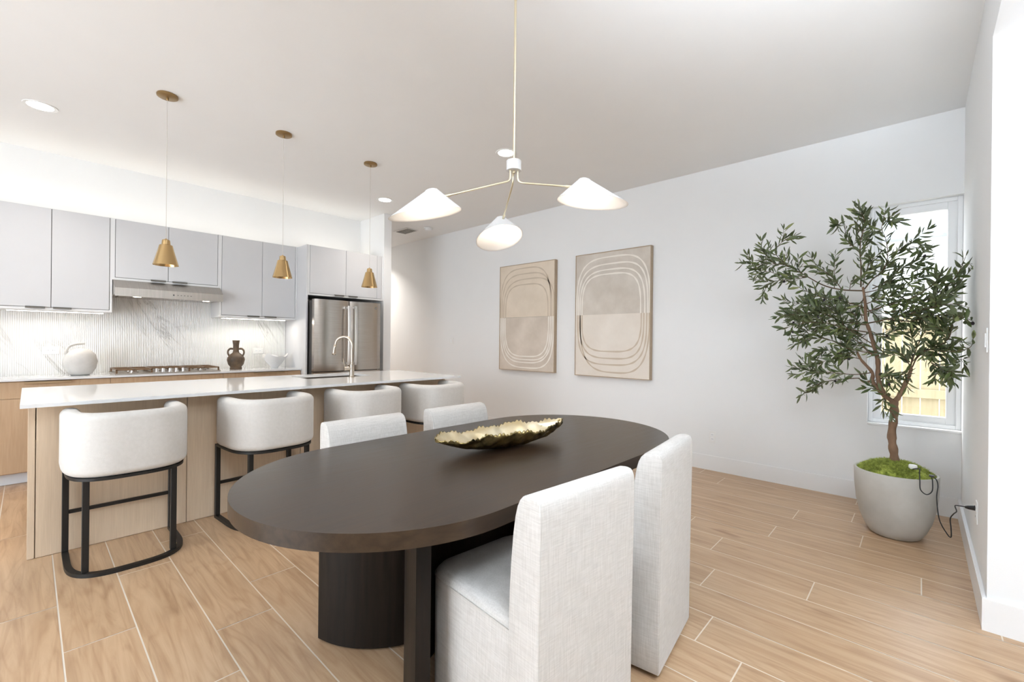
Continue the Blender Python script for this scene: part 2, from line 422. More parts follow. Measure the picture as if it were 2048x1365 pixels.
base_cab(-.42, .53, 'oak base cabinet under the round white jar', 'oak base cabinets', (-.025, .265))
base_cab(.53, 1.46, 'oak base cabinet under the gas cooktop', 'oak base cabinets', None)
base_cab(1.46, 2.296, 'oak base cabinet under the dark vase, left of the fridge', 'oak base cabinets', (1.76, 2.10))
bm = bmesh.new(); box(bm, (-1.9, 5.652, .894), (2.296, YK-.014, CT), .002, 2)
tag(obj('wall_counter', bm, m_quartz), 'white quartz worktop along the back wall under the wall cabinets', 'countertop')
# reeded marble backsplash
bm = bmesh.new(); box(bm, (-1.9, YK-.012, CT+.0002), (2.296, YK-.001, 1.845))
tag(obj('backsplash', bm, m_marble), 'white grey-veined marble backsplash behind the cooktop', 'backsplash')
def wall_cab(x0, x1, z0, z1, yf, split, handles, label, grp, side=.018, yb=YK-.002):
    t = thing('wall_cabinet', label, 'cabinet', ((x0+x1)/2, yf, z0), 0, grp); cx = (x0+x1)/2; H = z1-z0
    obj('cabinet_body', bx((x0-cx, .021, 0), (x1-cx, yb-yf, H)), m_cab2, t)
    bm = bmesh.new(); box(bm, (x0-cx, .0, 0), (x1-cx, .021, .022)); 
    box(bm, (x0-cx, 0, .022), (x0-cx+side, .021, H)); box(bm, (x1-cx-side, 0, .022), (x1-cx, .021, H)); obj('face_frame', bm, m_cab2, t)
    e = [x0+side+.002] + split + [x1-side-.002]
    for a, b, h in zip(e, e[1:], handles):
        d = obj('door', bx((a-cx+.002, -.001, .026), (b-cx-.002, .019, H-.001), .0012, 1), m_cab, t)
        if h: pull('door_pull', d, h[0]-cx, h[1]-cx, 0, .027, m_pull)
    gb = bx((x0-cx+side-.001, .0195, .022), (x1-cx-side+.001, .0208, H)); obj('painted_gap_shade', gb, m_gap, t)  # dark sheet behind the doors, paints shade into the gaps between them
    return t
G1 = 'white wall cabinets'
wall_cab(-1.25, -.29, 1.52, 2.445, 5.83, [-.77], [(-.93,-.81), (-.73,-.61)], 'white two-door wall cabinet beyond the left edge of the kitchen', G1)
wall_cab(-.27, .55, 1.52, 2.445, 5.83, [.135], [(-.024, .098), (.148, .268)], 'white two-door wall cabinet at the left above the round jar', G1)
wall_cab(.55, 1.455, 1.845, 2.445, 5.83, [.99], [(.843, .966), (1.021, 1.152)], 'short white two-door wall cabinet above the range hood', G1)
wall_cab(1.455, 2.298, 1.52, 2.445, 5.83, [1.895], [(1.735, 1.863), (1.918, 2.054)], 'white two-door wall cabinet between range hood and fridge', G1)
wall_cab(2.321, 3.352, 1.825, 2.445, 5.55, [2.81, 3.26], [(2.65, 2.777), (2.839, 2.966), None], 'deep white cabinet directly above the fridge', None)
tag(obj('tall_side_panel', bx((2.299, 5.55, .002), (2.320, YK-.001, 2.445), .001, 1), m_cab), 'tall white panel standing along the left side of the fridge', 'panel')
def led_strip(x0, x1, label, energy=5):
    t = thing('under_cabinet_light', label, 'light', ((x0+x1)/2, 5.93, 1.519)); w_ = (x1-x0)/2
    obj('housing', bx((-w_, -.012, -.008), (w_, .012, -.0005)), m_white, t)
    obj('diffuser', bx((-w_+.005, -.009, -.011), (w_-.005, .009, -.008)), m_glow, t)
    l = area('strip_light', ((x0+x1)/2, 5.93, 1.50), (R_(-12), 0, 0), (x1-x0)*.96, .03, energy, (1, .93, .83)); return l
led_strip(-.14, .5, 'glowing light strip under the left wall cabinet', 1.1)
led_strip(1.5, 2.2, 'glowing light strip under the wall cabinet beside the fridge', 1.2)
# warm uplight strips lying on top of the wall cabinets
for a, b, y in ((-1.2, 2.28, 6.0), (2.36, 3.3, 5.98)):
    t = thing('cabinet_top_light', 'warm light strip lying on top of the %s' % ('row of wall cabinets' if a < 0 else 'fridge cabinet'), 'light', ((a+b)/2, y, 2.446))
    obj('housing', bx((-(b-a)/2, -.012, 0), ((b-a)/2, .012, .008)), m_white, t)
    obj('diffuser', bx((-(b-a)/2+.01, -.009, .008), ((b-a)/2-.01, .009, .010)), m_glow, t)
    area('uplight', ((a+b)/2, y, 2.47), (R_(180), 0, 0), b-a, .05, 0.15 if a < 0 else .15, (1, .90, .78))
# range hood
hd = thing('range_hood', 'brushed steel under-cabinet range hood above the gas cooktop', 'range hood', (1.0, YK-.013, 1.844))
prof = [(0,0), (-.36, 0), (-.50, -.085), (-.50, -.165), (-.487, -.165), (-.487, -.15), (0, -.15)]
bm = bmesh.new(); L = [bm.verts.new((-.445, y, z)) for y, z in prof]; Rr = [bm.verts.new((.452, y, z)) for y, z in prof]
bm.faces.new(L); bm.faces.new(Rr[::-1]); n = len(prof)
for i in range(n): bm.faces.new((L[i], L[(i+1)%n], Rr[(i+1)%n], Rr[i]))
obj('hood_shell', bm, m_steelh, hd)
obj('filter', bx((-.40, -.44, -.156), (.41, -.05, -.150)), m_steel, hd, loc=(0,0,-.001))
bq = lathe([(0, 0), (.007, 0), (.007, .0012), (0, .0012)], 16); bq.transform(Matrix.Translation((.01, -.4999, -.125)) @ Matrix.Rotation(R_(90), 4, 'X')); obj('button', bq, m_blackp, hd)
for k in range(5): obj('control_key', bx((.04+k*.028, -.5012, -.129), (.052+k*.028, -.4995, -.121)), m_pull, hd)
for x in (-.27, .31):
    obj('hood_lamp', lathe([(0, -.164), (.03, -.164), (.034, -.156)], 20, cx=x, cy=-.42), m_bulb, hd)
    l = bpy.data.lights.new('hood_spot', 'SPOT'); l.energy = 1.2; l.spot_size = R_(110); l.color = (1,.88,.72); l.shadow_soft_size = .03
    lo = bpy.data.objects.new('hood_spot', l); C.objects.link(lo); lo.location = (1.0+x, YK-.42, 1.66)
# gas cooktop
ck = thing('gas_cooktop', 'low stainless gas cooktop with bronze grates on the wall worktop', 'cooktop', (1.0, 5.93, CT))
obj('cooktop_plate', bx((-.44, -.245, .0005), (.44, .235, .012), .004, 2), m_steelh, ck)
for gx0, gx1 in ((-.43, -.15), (-.145, .145), (.15, .43)):
    bm = bmesh.new(); y0 = -.22 if gx0 != -.145 else -.10; y1 = .22; z = .040
    for y in (y0, y1-.014): box(bm, (gx0, y, z), (gx1, y+.014, z+.012), .002, 1)
    for x in (gx0, gx1-.014): box(bm, (x, y0, z), (x+.014, y1, z+.012), .002, 1)
    cx_ = (gx0+gx1)/2
    box(bm, (cx_-.006, y0, z), (cx_+.006, y1, z+.012)); 
    for yy in (y0+(y1-y0)*.28, y0+(y1-y0)*.72): box(bm, (gx0, yy-.006, z), (gx1, yy+.006, z+.012))
    for x in (gx0, gx1-.014):
        for y in (y0, y1-.014): box(bm, (x, y, .012), (x+.014, y+.014, z))
    obj('grate', bm, m_grate, ck)
for x, y, r in ((-.29, -.11, .045), (-.29, .11, .04), (0, .07, .055), (.29, -.11, .04), (.29, .11, .045)):
    bq = lathe([(r, .012), (r, .022), (r*.7, .024), (r*.7, .034), (0, .034)], 24, cx=x, cy=y); obj('burner', bq, m_steel, ck)
for k in range(5):
    x = -.112 + k*.056
    kb = lathe([(.021, .012), (.021, .018), (.016, .02), (.015, .048), (0, .05)], 20, cx=x, cy=-.18+.025*((k%2))); obj('control_knob', kb, m_handle, ck, True, angle=40)
# fridge
fg_ = thing('refrigerator', 'stainless french-door refrigerator in the white cabinet recess', 'refrigerator', (2.785, 5.385, 0))
HW = .448
obj('fridge_body', bx((-HW, .09, .02), (HW, .78, 1.755), .004, 2), mat('dark_grey_case', (.05,.048,.045), .5), fg_)
def fdoor(x0, x1, z0, z1, name='fridge_door'):
    bm = bmesh.new(); N = 14; fr_ = []
    for i in range(N+1):
        s = i/N; x = x0 + (x1-x0)*s; y = .022*((2*s-1)**4) - .012*(1-(2*s-1)**2)
        fr_.append((x, y))
    out = [(x0, .08)] + fr_ + [(x1, .08)]
    prism(out, z0, z1, bm); return obj(name, bm, m_steel, fg_, True, angle=35)
dl = fdoor(-HW, -.004, .885, 1.77); dr = fdoor(.004, HW, .885, 1.77); fdoor(-HW, HW, .1, .875, 'freezer_drawer')
for d, x in ((dl, -.045), (dr, .045)):
    pts = smoothpath([(x, -.03, .965), (x, -.068, .98), (x, -.078, 1.33), (x, -.068, 1.68), (x, -.03, 1.695)], 8)
    bm = tube([(x, -.065+.0, z) for z in (.97, .975)], .001); bm.free()
    bm = bmesh.new(); rs = []
    for k in range(13):
        s = k/12; z = .955 + .75*s; y = -.060 - .016*(1-(2*s-1)**2)
        rs.append([bm.verts.new((x+dx, y+dy, z)) for dx, dy in ((-.016, 0), (-.012, -.014), (.012, -.014), (.016, 0), (.012, .008), (-.012, .008))])
    for a, b in zip(rs, rs[1:]):
        for q in range(6): bm.faces.new((a[q], a[(q+1)%6], b[(q+1)%6], b[q]))
    bm.faces.new(rs[0]); bm.faces.new(rs[-1][::-1])
    box(bm, (x-.012, -.060, .965), (x+.012, -.005, .99)); box(bm, (x-.012, -.060, 1.67), (x+.012, -.005, 1.695))
    obj('door_handle', bm, m_handle, d, True, angle=30)
bm = lathe([(0, 0), (.014, 0), (.014, .002)], 24); bm.transform(Matrix.Translation((.36, -.0062, 1.70)) @ Matrix.Rotation(R_(90), 4, 'X'))
obj('badge', bm, m_pull, dr)
bm = tube([( .36+.008*cos(a), -.0088, 1.70+.008*sin(a)) for a in [i*pi/8 for i in range(17)]], .0012, 6); obj('badge_ring', bm, m_handle, dr)
for x in (-.43, .38): obj('hinge_cover', bx((x, .05, 1.755), (x+.05, .15, 1.775), .004, 2), m_blackp, fg_)
# outlets
def outlet(name, label, loc, face, w_=.07, h_=.115, kind='duplex', grp=None):
    """face: 'X-' plate faces -X, 'Y-' faces -Y, 'Y+' faces +Y"""
    rz = {'Y-': 0, 'X-': R_(-90), 'Y+': R_(180)}[face]
    t = thing(name, label, 'outlet' if kind != 'switch' else 'light switch', loc, rz, grp)
    obj('cover_plate', bx((-w_/2, -.006, -h_/2), (w_/2, -.0003, h_/2), .002, 2), m_white, t)
    if kind == 'duplex':
        hor = w_ > h_
        for s in (-1, 1):
            cx, cz = (s*.021, 0) if hor else (0, s*.021)
            obj('socket', bx((cx-.015, -.008, cz-.015), (cx+.015, -.005, cz+.015), .002, 2), m_vinyl, t)
            bm = bmesh.new(); box(bm, (cx-.007, -.0084, cz-.005), (cx-.005, -.0078, cz+.005)); box(bm, (cx+.005, -.0084, cz-.005), (cx+.007, -.0078, cz+.005))
            obj('slot', bm, m_gap, t)
    else:
        obj('rocker', bx((-.016, -.010, -.033), (.016, -.005, .033), .002, 2), m_vinyl, t)
    return t
outlet('wall_outlet', 'white double outlet on the marble left of the round jar', (.143, YK-.012, 1.146), 'Y-', .118, .072)
outlet('wall_outlet', 'white double outlet on the marble between dark vase and white bowl', (1.968, YK-.012, 1.125), 'Y-', .118, .072)
outlet('wall_outlet', 'white outlet low on the wall behind the table, above the baseboard', (XA, 1.537, .337), 'X-')
outlet('light_switch', 'white switch plate on the wall left of the small artwork', (XA, 5.642, 1.27), 'X-', .115, .115, 'switch')
outlet('light_switch', 'white switch at eye height on the narrow wall right of the tree', (3.03, YR, 1.31), 'Y+', .07, .115, 'switch')
outlet('wall_outlet', 'white outlet beside the tree with a black cord plugged in', (3.41, YR, .40), 'Y+')
# hall ceiling fittings
v_ = thing('ceiling_vent', 'white rectangular vent in the hallway ceiling', 'vent', (4.12, 6.15, CEIL))
obj('vent_frame', bx((-.11, -.19, -.012), (.11, .19, -.0005), .003, 1), m_white, v_)
for k in range(8): obj('louver', bx((-.09, -.165+k*.042, -.018), (.09, -.155+k*.042, -.012)), m_pull, v_)
v_ = thing('smoke_detector', 'round white smoke detector on the hallway ceiling', 'smoke detector', (4.25, 5.72, CEIL))
obj('detector_base', lathe([(0, -.0005), (.07, -.0005), (.072, -.012), (.066, -.016)], 40), m_white, v_)
obj('detector_cap', lathe([(.062, -.016), (.058, -.034), (.03, -.042), (0, -.043)], 40), m_vinyl, v_, True)
# recessed lights
def can(x, y, label, e=3.6):
    t = thing('recessed_light', label, 'ceiling light', (x, y, CEIL), 0, 'recessed ceiling lights')
    obj('trim_ring', lathe([(.085, -.0005), (.098, -.0005), (.096, -.006), (.075, -.004), (.072, .0)], 40), m_white, t)
    obj('lens', lathe([(0, -.003), (.074, -.003), (.074, -.0005)], 40), m_can, t)
    l = bpy.data.lights.new('downlight', 'AREA'); l.shape = 'DISK'; l.size = .13; l.energy = e; l.color = (1, .93, .86); l.spread = R_(115)
    lo = bpy.data.objects.new('downlight', l); C.objects.link(lo); lo.location = (x, y, CEIL-.012)
can(.049, 4.985, 'round recessed light in the ceiling left of the first pendant')
can(3.035, 4.996, 'round recessed light in the ceiling right of the third pendant')
can(4.07, 7.7, 'round recessed light in the hallway ceiling, hidden behind the fridge wall', 11)
can(3.022, 2.88, 'round recessed light in the ceiling behind the chandelier rod')
# ================================================================ ISLAND
IY = 3.745
isl = thing('kitchen_island', 'long light-oak kitchen island base behind the four stools', 'kitchen island', (1.51, IY, 0))
bm = bmesh.new(); box(bm, (-1.48, .02, .0), (1.48, .88, .68)); box(bm, (-1.48, .86, .68), (1.48, .88, .892)); obj('island_body', bm, m_oak2, isl)
xs = [.032, .749, 1.517, 2.252, 2.988]
for a, b in zip(xs, xs[1:]): obj('back_panel', bx((a-1.51+.0015, 0, .002), (b-1.51-.0015, .019, .8925), .001, 1), m_oak, isl)
obj('end_panel', bx((-1.51, -.0, .002), (-1.481, .90, .8925), .001, 1), m_oak, isl)
obj('end_panel', bx((1.481, -.0, .002), (1.51, .90, .8925), .001, 1), m_oak, isl)
# worktop with a sink cut-out
SX0, SX1, SY0, SY1 = 1.735, 2.39, 4.135, 4.53
bm = bmesh.new(); x0, x1, y0, y1 = -.03, 3.05, 3.525, 4.685
for z, flip in ((.894, True), (.914, False)):
    xs_ = [x0, SX0, SX1, x1]; ys_ = [y0, SY0, SY1, y1]
    for i in range(3):
        for j in range(3):
            if i == 1 and j == 1: continue
            q = [(xs_[i], ys_[j], z), (xs_[i+1], ys_[j], z), (xs_[i+1], ys_[j+1], z), (xs_[i], ys_[j+1], z)]
            bm.faces.new([bm.verts.new(p) for p in (q[::-1] if flip else q)])
def wallq(p, q): bm.faces.new([bm.verts.new(v) for v in ((*p, .894), (*q, .894), (*q, .914), (*p, .914))])
for r in ((x0, x1, y0, y1), (SX0, SX1, SY0, SY1)):
    a, b, c, d = r
    if r[0] == x0: xsn = [a, SX0, SX1, b]; ysn = [c, SY0, SY1, d]
    else: xsn = [a, b]; ysn = [c, d]
    for p, q in zip(xsn, xsn[1:]): wallq((p, c), (q, c)); wallq((p, d), (q, d))
    for p, q in zip(ysn, ysn[1:]): wallq((a, p), (a, q)); wallq((b, p), (b, q))
bmesh.ops.remove_doubles(bm, verts=bm.verts, dist=1e-5)
o = obj('island_worktop', bm, m_quartz); tag(o, 'long glossy white quartz worktop on the oak island', 'countertop')
sk = thing('sink', 'undermount stainless sink set into the island worktop', 'sink', ((SX0+SX1)/2, (SY0+SY1)/2, .8935)); hw, hh = (SX1-SX0)/2, (SY1-SY0)/2
bm = bmesh.new(); 
for a, b, z0_ in ((hw+.012, hh+.012, 0), ):
    pass
box(bm, (-hw, -hh, -.2), (hw, hh, -.196))
for a in ((-hw-.004, -hh-.004, -hw, hh+.004), (hw, -hh-.004, hw+.004, hh+.004), (-hw, -hh-.004, hw, -hh), (-hw, hh, hw, hh+.004)):
    box(bm, (a[0], a[1], -.2), (a[2], a[3], -.0005))
obj('basin', bm, m_steel, sk); obj('drain', lathe([(0, -.194), (.045, -.194), (.05, -.1955)], 24), m_handle, sk)
fc = thing('kitchen_faucet', 'satin nickel pull-down gooseneck faucet on the island', 'faucet', (2.127, 4.065, CT))
obj('faucet_body', lathe([(.030, .0005), (.030, .006), (.022, .010), (.022, .125), (.0135, .128), (.0135, .14)], 28), m_chrome, fc, True, angle=40)
pts = smoothpath([(0, 0, .135), (0, 0, .25), (0, 0, .315), (-.02, .025, .375), (-.055, .07, .392), (-.092, .115, .365), (-.105, .13, .31)], 8)
obj('spout', tube(pts, .0125, 14), m_chrome, fc, True)
obj('spray_head', tube([(-.105, .13, .315), (-.108, .134, .29), (-.113, .14, .235), (-.114, .141, .215)], [.0135, .0155, .019, .017], 16), m_chrome, fc, True)
bm = tube([(-.018, .002, .085), (-.075, .01, .085)], .019, 18); tube([(-.065, .009, .09), (-.072, .008, .12), (-.088, .004, .185)], [.007, .006, .005], 10, bm)
obj('handle', bm, m_chrome, fc, True, angle=40)

# ================================================================ THINGS ON THE WORKTOP
j = thing('white_jar', 'round matte white jar with a loop handle, left of the cooktop', 'jar', (.335, 5.90, CT+.0005), R_(10))
obj('jar_body', lathe([(0, 0), (.062, 0), (.085, .012), (.115, .06), (.125, .115), (.112, .17), (.08, .205), (.045, .222), (.022, .225), (.018, .235), (.0, .236)], 56), m_jar, j, True)
obj('handle', tube(smoothpath([(-.105, 0, .175), (-.10, 0, .205), (-.075, 0, .245), (-.03, 0, .262), (.005, 0, .266), (.03, 0, .268)], 6), [.014]*6+[.011]*25, 12), m_jar, j, True)
for o_ in j.children: o_.data.transform(Matrix.Diagonal((.98, .98, 1.13, 1)))
va = thing('amphora_vase', 'dark bronze-brown amphora vase with two handles, right of the cooktop', 'vase', (1.655, 5.94, CT+.0005), R_(-25))
obj('vase_body', lathe([(0, 0), (.058, 0), (.060, .012), (.055, .022), (.075, .045), (.088, .085), (.084, .105), (.058, .135), (.034, .150), (.028, .165), (.029, .22), (.037, .262), (.034, .262), (.024, .22), (.022, .17)], 56), m_clay, va, True, angle=60)
for s in (-1, 1):
    obj('handle', tube(smoothpath([(s*.03, 0, .185), (s*.055, 0, .186), (s*.075, 0, .170), (s*.078, 0, .145), (s*.066, 0, .122)], 6), [.009]*25, 12), m_clay, va, True)
for o_ in va.children: o_.data.transform(Matrix.Diagonal((1.04, 1.04, 1.30, 1)))
bo = thing('ruffled_bowl', 'white ceramic bowl with a wavy rim beside the fridge panel', 'bowl', (2.08, 5.93, CT+.0005))
def wavy(rs, inner):
    bm = bmesh.new(); n = 72; rings = []
    for r, z, w_ in rs:
        rings.append([bm.verts.new((r*(1+.10*w_*cos(3*a))*cos(a)*1.05, r*(1+.10*w_*cos(3*a))*sin(a)*.9, z + w_*(.018*cos(3*a+.5)+.012*cos(5*a)))) for a in [2*pi*i/n for i in range(n)]])
    for a, b in zip(rings, rings[1:]):
        for i in range(n): bm.faces.new((a[i], a[(i+1)%n], b[(i+1)%n], b[i]))
    bm.faces.new(rings[0][::-1]); bm.faces.new(rings[-1]); return bm
obj('bowl_body', wavy([(.038, 0, 0), (.042, .015, 0), (.07, .05, 0), (.105, .10, .4), (.128, .135, .9), (.132, .155, 1), (.128, .155, 1), (.10, .105, .6), (.05, .045, 0)], 0), m_bowlw, bo, True, angle=60)

# ================================================================ PENDANTS
def pendant(x, y, label):
    t = thing('pendant_light', label, 'pendant light', (x, y, CEIL), 0, 'brass pendants over the island')
    obj('canopy', lathe([(0, -.0005), (.062, -.0005), (.064, -.004), (.064, -.016), (.060, -.019), (.0, -.019)], 44), m_brassd, t, True, angle=40)
    obj('cable_grip', lathe([(.008, -.019), (.008, -.034), (.005, -.04), (0, -.04)], 16), m_brassd, t)
    obj('cable', tube([(0, 0, -.035), (0, 0, -1.06)], .0016, 8), m_cable, t)
    sh = obj('lamp_shade', lathe([(.006, -1.048), (.008, -1.052), (.020, -1.056), (.024, -1.060), (.0275, -1.093), (.036, -1.094), (.040, -1.097), (.050, -1.14), (.0775, -1.242), (.0755, -1.242), (.048, -1.14), (.037, -1.10)], 56), m_brass, t, True, angle=35)
    obj('bulb', lathe([(.012, -1.11), (.020, -1.14), (.030, -1.185), (.026, -1.212), (.012, -1.226), (0, -1.229)], 24), m_bulb, t, True)
    l = bpy.data.lights.new('pendant_bulb', 'SPOT'); l.energy = 5; l.spot_size = R_(100); l.spot_blend = .6; l.color = (1, .87, .7); l.shadow_soft_size = .03
    lo = bpy.data.objects.new('pendant_bulb', l); C.objects.link(lo); lo.location = (x, y, CEIL-1.245)
pendant(.672, 4.051, 'leftmost of the three brass cone pendants, nearest the camera')
pendant(1.475, 4.049, 'middle one of the three brass cone pendants')
pendant(2.308, 4.073, 'rightmost of the three brass cone pendants, farthest away')

# ================================================================ CHANDELIER
HX, HY = 1.61, 1.48
ch = thing('chandelier', 'pale brass three-arm chandelier with white cone shades over the table', 'chandelier', (HX, HY, 2.14))
obj('rod', tube([(0, 0, .04), (0, 0, CEIL-2.14-.02)], .006, 14), m_brassl, ch)
obj('canopy', lathe([(0, CEIL-2.14-.0005), (.065, CEIL-2.14-.0005), (.065, CEIL-2.14-.02), (0, CEIL-2.14-.024)], 40), m_brassl, ch)
obj('hub', lathe([(0, .031), (.034, .031), (.0375, .027), (.0375, .024), (.036, .022), (.036, -.018), (0, -.018)], 44), m_shade, ch, True, angle=35)
obj('finial', lathe([(.008, -.018), (.008, -.03), (0, -.034)], 16), m_brassl, ch)
fx, fy = fw.x, fw.y; fl_ = math.hypot(fx, fy); fx /= fl_; fy /= fl_; rx, ry = fy, -fx
def hor(th):  # heading measured from straight ahead, positive to the right
    return Vector((fx*cos(th)+rx*sin(th), fy*cos(th)+ry*sin(th), 0))
def arm(th, L, drop, join, shade_rot, pitch, sc=1):
    d = hor(R_(th)); e0 = d*.020
    z1 = -.018; zb = -.075
    pts = smoothpath([e0+Vector((0,0,z1)), e0+Vector((0,0,zb+.02)), e0+d*.007+Vector((0,0,zb+.004))] + [d*(.045+(L-.045)*q)+Vector((0,0,zb-.006-(drop-.006)*q)) for q in (0, .15, .5, .85, 1)], 7)
    a = obj('arm', tube(pts, .0045, 12), m_brassl, ch, True)
    p = pts[-1]; q = pts[-6]; dd = (p-q).normalized()
    obj('arm_sleeve', tube([p-dd*.045, p+dd*.012], .0068, 14), m_brassl, a, True, angle=40)
    # shade: oblique cone, apex by the arm, mouth ellipse reaching outward and down
    u = hor(R_(th+shade_rot)); w_ = Vector((-u.y, u.x, 0)); k = Vector((0,0,1))
    c, s = cos(R_(pitch)), sin(R_(pitch)); U = u*c - k*s; K = k*c + u*s
    ap = p + dd*.030
    def P_(a_, b_, h): return ap + (U*a_ + w_*b_ + K*h)*sc
    bm = bmesh.new(); n = 64; rings = []
    m_ = 18
    def ringpts(s_, off=0.):
        # s_: 0 apex .. 1 mouth ; blend small circle to big ellipse
        rr = .022 + (1-.022/.17)*0
        cu = .012 + s_*(.060-.012) ; ru = .030 + s_*(.168-.030); rw = .030 + s_*(.130-.030); h = .034 - s_*.100
        return [P_(cu+(ru-off)*cos(t_), (rw-off)*sin(t_), h) for t_ in [2*pi*i/n for i in range(n)]]
    top = [[P_(.012+r_*cos(t_), r_*sin(t_), h_) for t_ in [2*pi*i/n for i in range(n)]] for r_, h_ in ((.009, .0435), (.018, .042), (.026, .0385))]
    allr = top + [ringpts(i/m_) for i in range(m_+1)] + [ringpts(i/m_, .003) for i in range(m_, -1, -1)]
    V = [[bm.verts.new(q_) for q_ in r_] for r_ in allr]
    for a1, b1 in zip(V, V[1:]):
        for i in range(n): bm.faces.new((a1[i], a1[(i+1)%n], b1[(i+1)%n], b1[i]))
    bm.faces.new(V[0][::-1]); bm.faces.new(V[-1])
    sh = obj('lamp_shade', bm, m_shade, ch, True, angle=50)
    bm = lathe([(.012, .02), (.014, .002), (.022, -.014), (.025, -.028), (.021, -.042), (.01, -.051), (0, -.053)], 24)
    bc = P_(.03, 0, .0); bm.transform(Matrix.Translation(bc)); obj('bulb', bm, m_bulb, ch, True)
    l = bpy.data.lights.new('chandelier_bulb', 'POINT'); l.energy = .35; l.color = (1, .85, .68); l.shadow_soft_size = .027
    lo = bpy.data.objects.new('chandelier_bulb', l); C.objects.link(lo); lo.location = ch.location + bc + Vector((0,0,-.082))
    return a
arm(-119, .372, .134, 0, 0, 13)
arm(104, .300, .045, 0, 0, 7)
arm(-10.5, .325, .100, 0, -13, 15)

# ================================================================ DINING TABLE
TX, TY, TR, TH = 1.565, 1.527, .573, .565
tb = thing('dining_table', 'large oval dark espresso dining table with curved panel base', 'table', (TX, TY, 0))
outl = [(TH + TR*cos(a), TR*sin(a)) for a in [R_(-90+180*i/48) for i in range(49)]] + [(-TH - TR*cos(a), -TR*sin(a)) for a in [R_(-90+180*i/48) for i in range(49)]]
top = obj('tabletop', prism(outl, .708, .76, bev=.004), m_espresso, tb, True, angle=35)
for sy in (1, -1):
    path = [(-.32 - .41*sin(a) , .42 - .41*cos(a)+0) for a in [R_(80 - 80*i/20) for i in range(21)]]
    path = path + [(-p[0], p[1]) for p in path[::-1]]
    path = [(p[0], (p[1]-.0)*sy) for p in path]
    if sy < 0: path = path[::-1]
    prof = [(0, .012), (.052, .012), (.052, .7075), (0, .7075)] 
    obj('curved_leg_panel', sweep(path, prof), m_espleg, tb, True, angle=30)
for x, y in ((-.70, .36), (.70, .36), (-.70, -.36), (.70, -.36), (-.32, .045), (.32, .045), (-.32, -.045), (.32, -.045)):
    obj('glide', lathe([(0, .0005), (.016, .0005), (.016, .012), (0, .012)], 16, cx=x, cy=y), m_blackp, tb)
# hammered bowl
def trough(inner):
    bm = bmesh.new(); N = 132; Mv = 20; rows_ = []
    for i in range(N+1):
        s = i/N; x = -.385 + .77*s
        wd = .102 * (max(0, 1 - abs(2*s-1)**3.0))**.6 * (1 - .30*max(0, s-.55)/.45*1.5) + .004
        wd *= 1 + .05*sin(9*s+1) + .02*sin(24*s) 
        zb = .0015 + .072*abs(2*s-1)**2.6 ; tip = .018*max(0, s-.75)/.25
        row = []
        for k in range(Mv+1):
            q = -1 + 2*k/Mv; ang = q*pi/2
            hgt = .084 + .007*sin(9*s+q*2) + .006*sin(23*s+q*5) + .004*sin(61*s+q*3) + .002*q
            jag = .0042*(abs(((s*33 + (q>0)*.5) % 1)*2-1)-.5)*(1+.5*sin(37*s))
            rim = hgt + tip + (jag*2 if abs(q) > .99 else 0)
            y = wd*math.copysign(abs(sin(ang))**.72, q); z = zb + (rim-zb)*(1-cos(ang))**.75
            if not inner:
                f_ = 1-abs(q)**4
                y += f_*(.004*sin(31*s+7*q)+.003*sin(57*s-11*q)); 
                if abs(q) > .15: z += f_*(.004*sin(43*s+13*q))*min(1, abs(q)*2)
            else: y *= .955; z += .0035*(1-abs(q)**6)
            row.append(bm.verts.new((x*(1 if not inner else .992), y, max(z, .0008))))
        rows_.append(row)
    for a, b in zip(rows_, rows_[1:]):
        for k in range(Mv): bm.faces.new((a[k], a[k+1], b[k+1], b[k]))
    if inner:
        return bm
    return bm
bw = thing('decorative_bowl', 'long boat-shaped hammered gold bowl with a jagged rim on the dark table', 'bowl', (1.607, 1.515, .7603), R_(-10.5))
ob = obj('bowl_shell', trough(False), m_bowlo, bw, True); sm = ob.modifiers.new('s', 'SOLIDIFY'); sm.thickness = .0012; sm.offset = 1
ob = obj('bowl_lining', trough(True), m_bowli, bw, True)

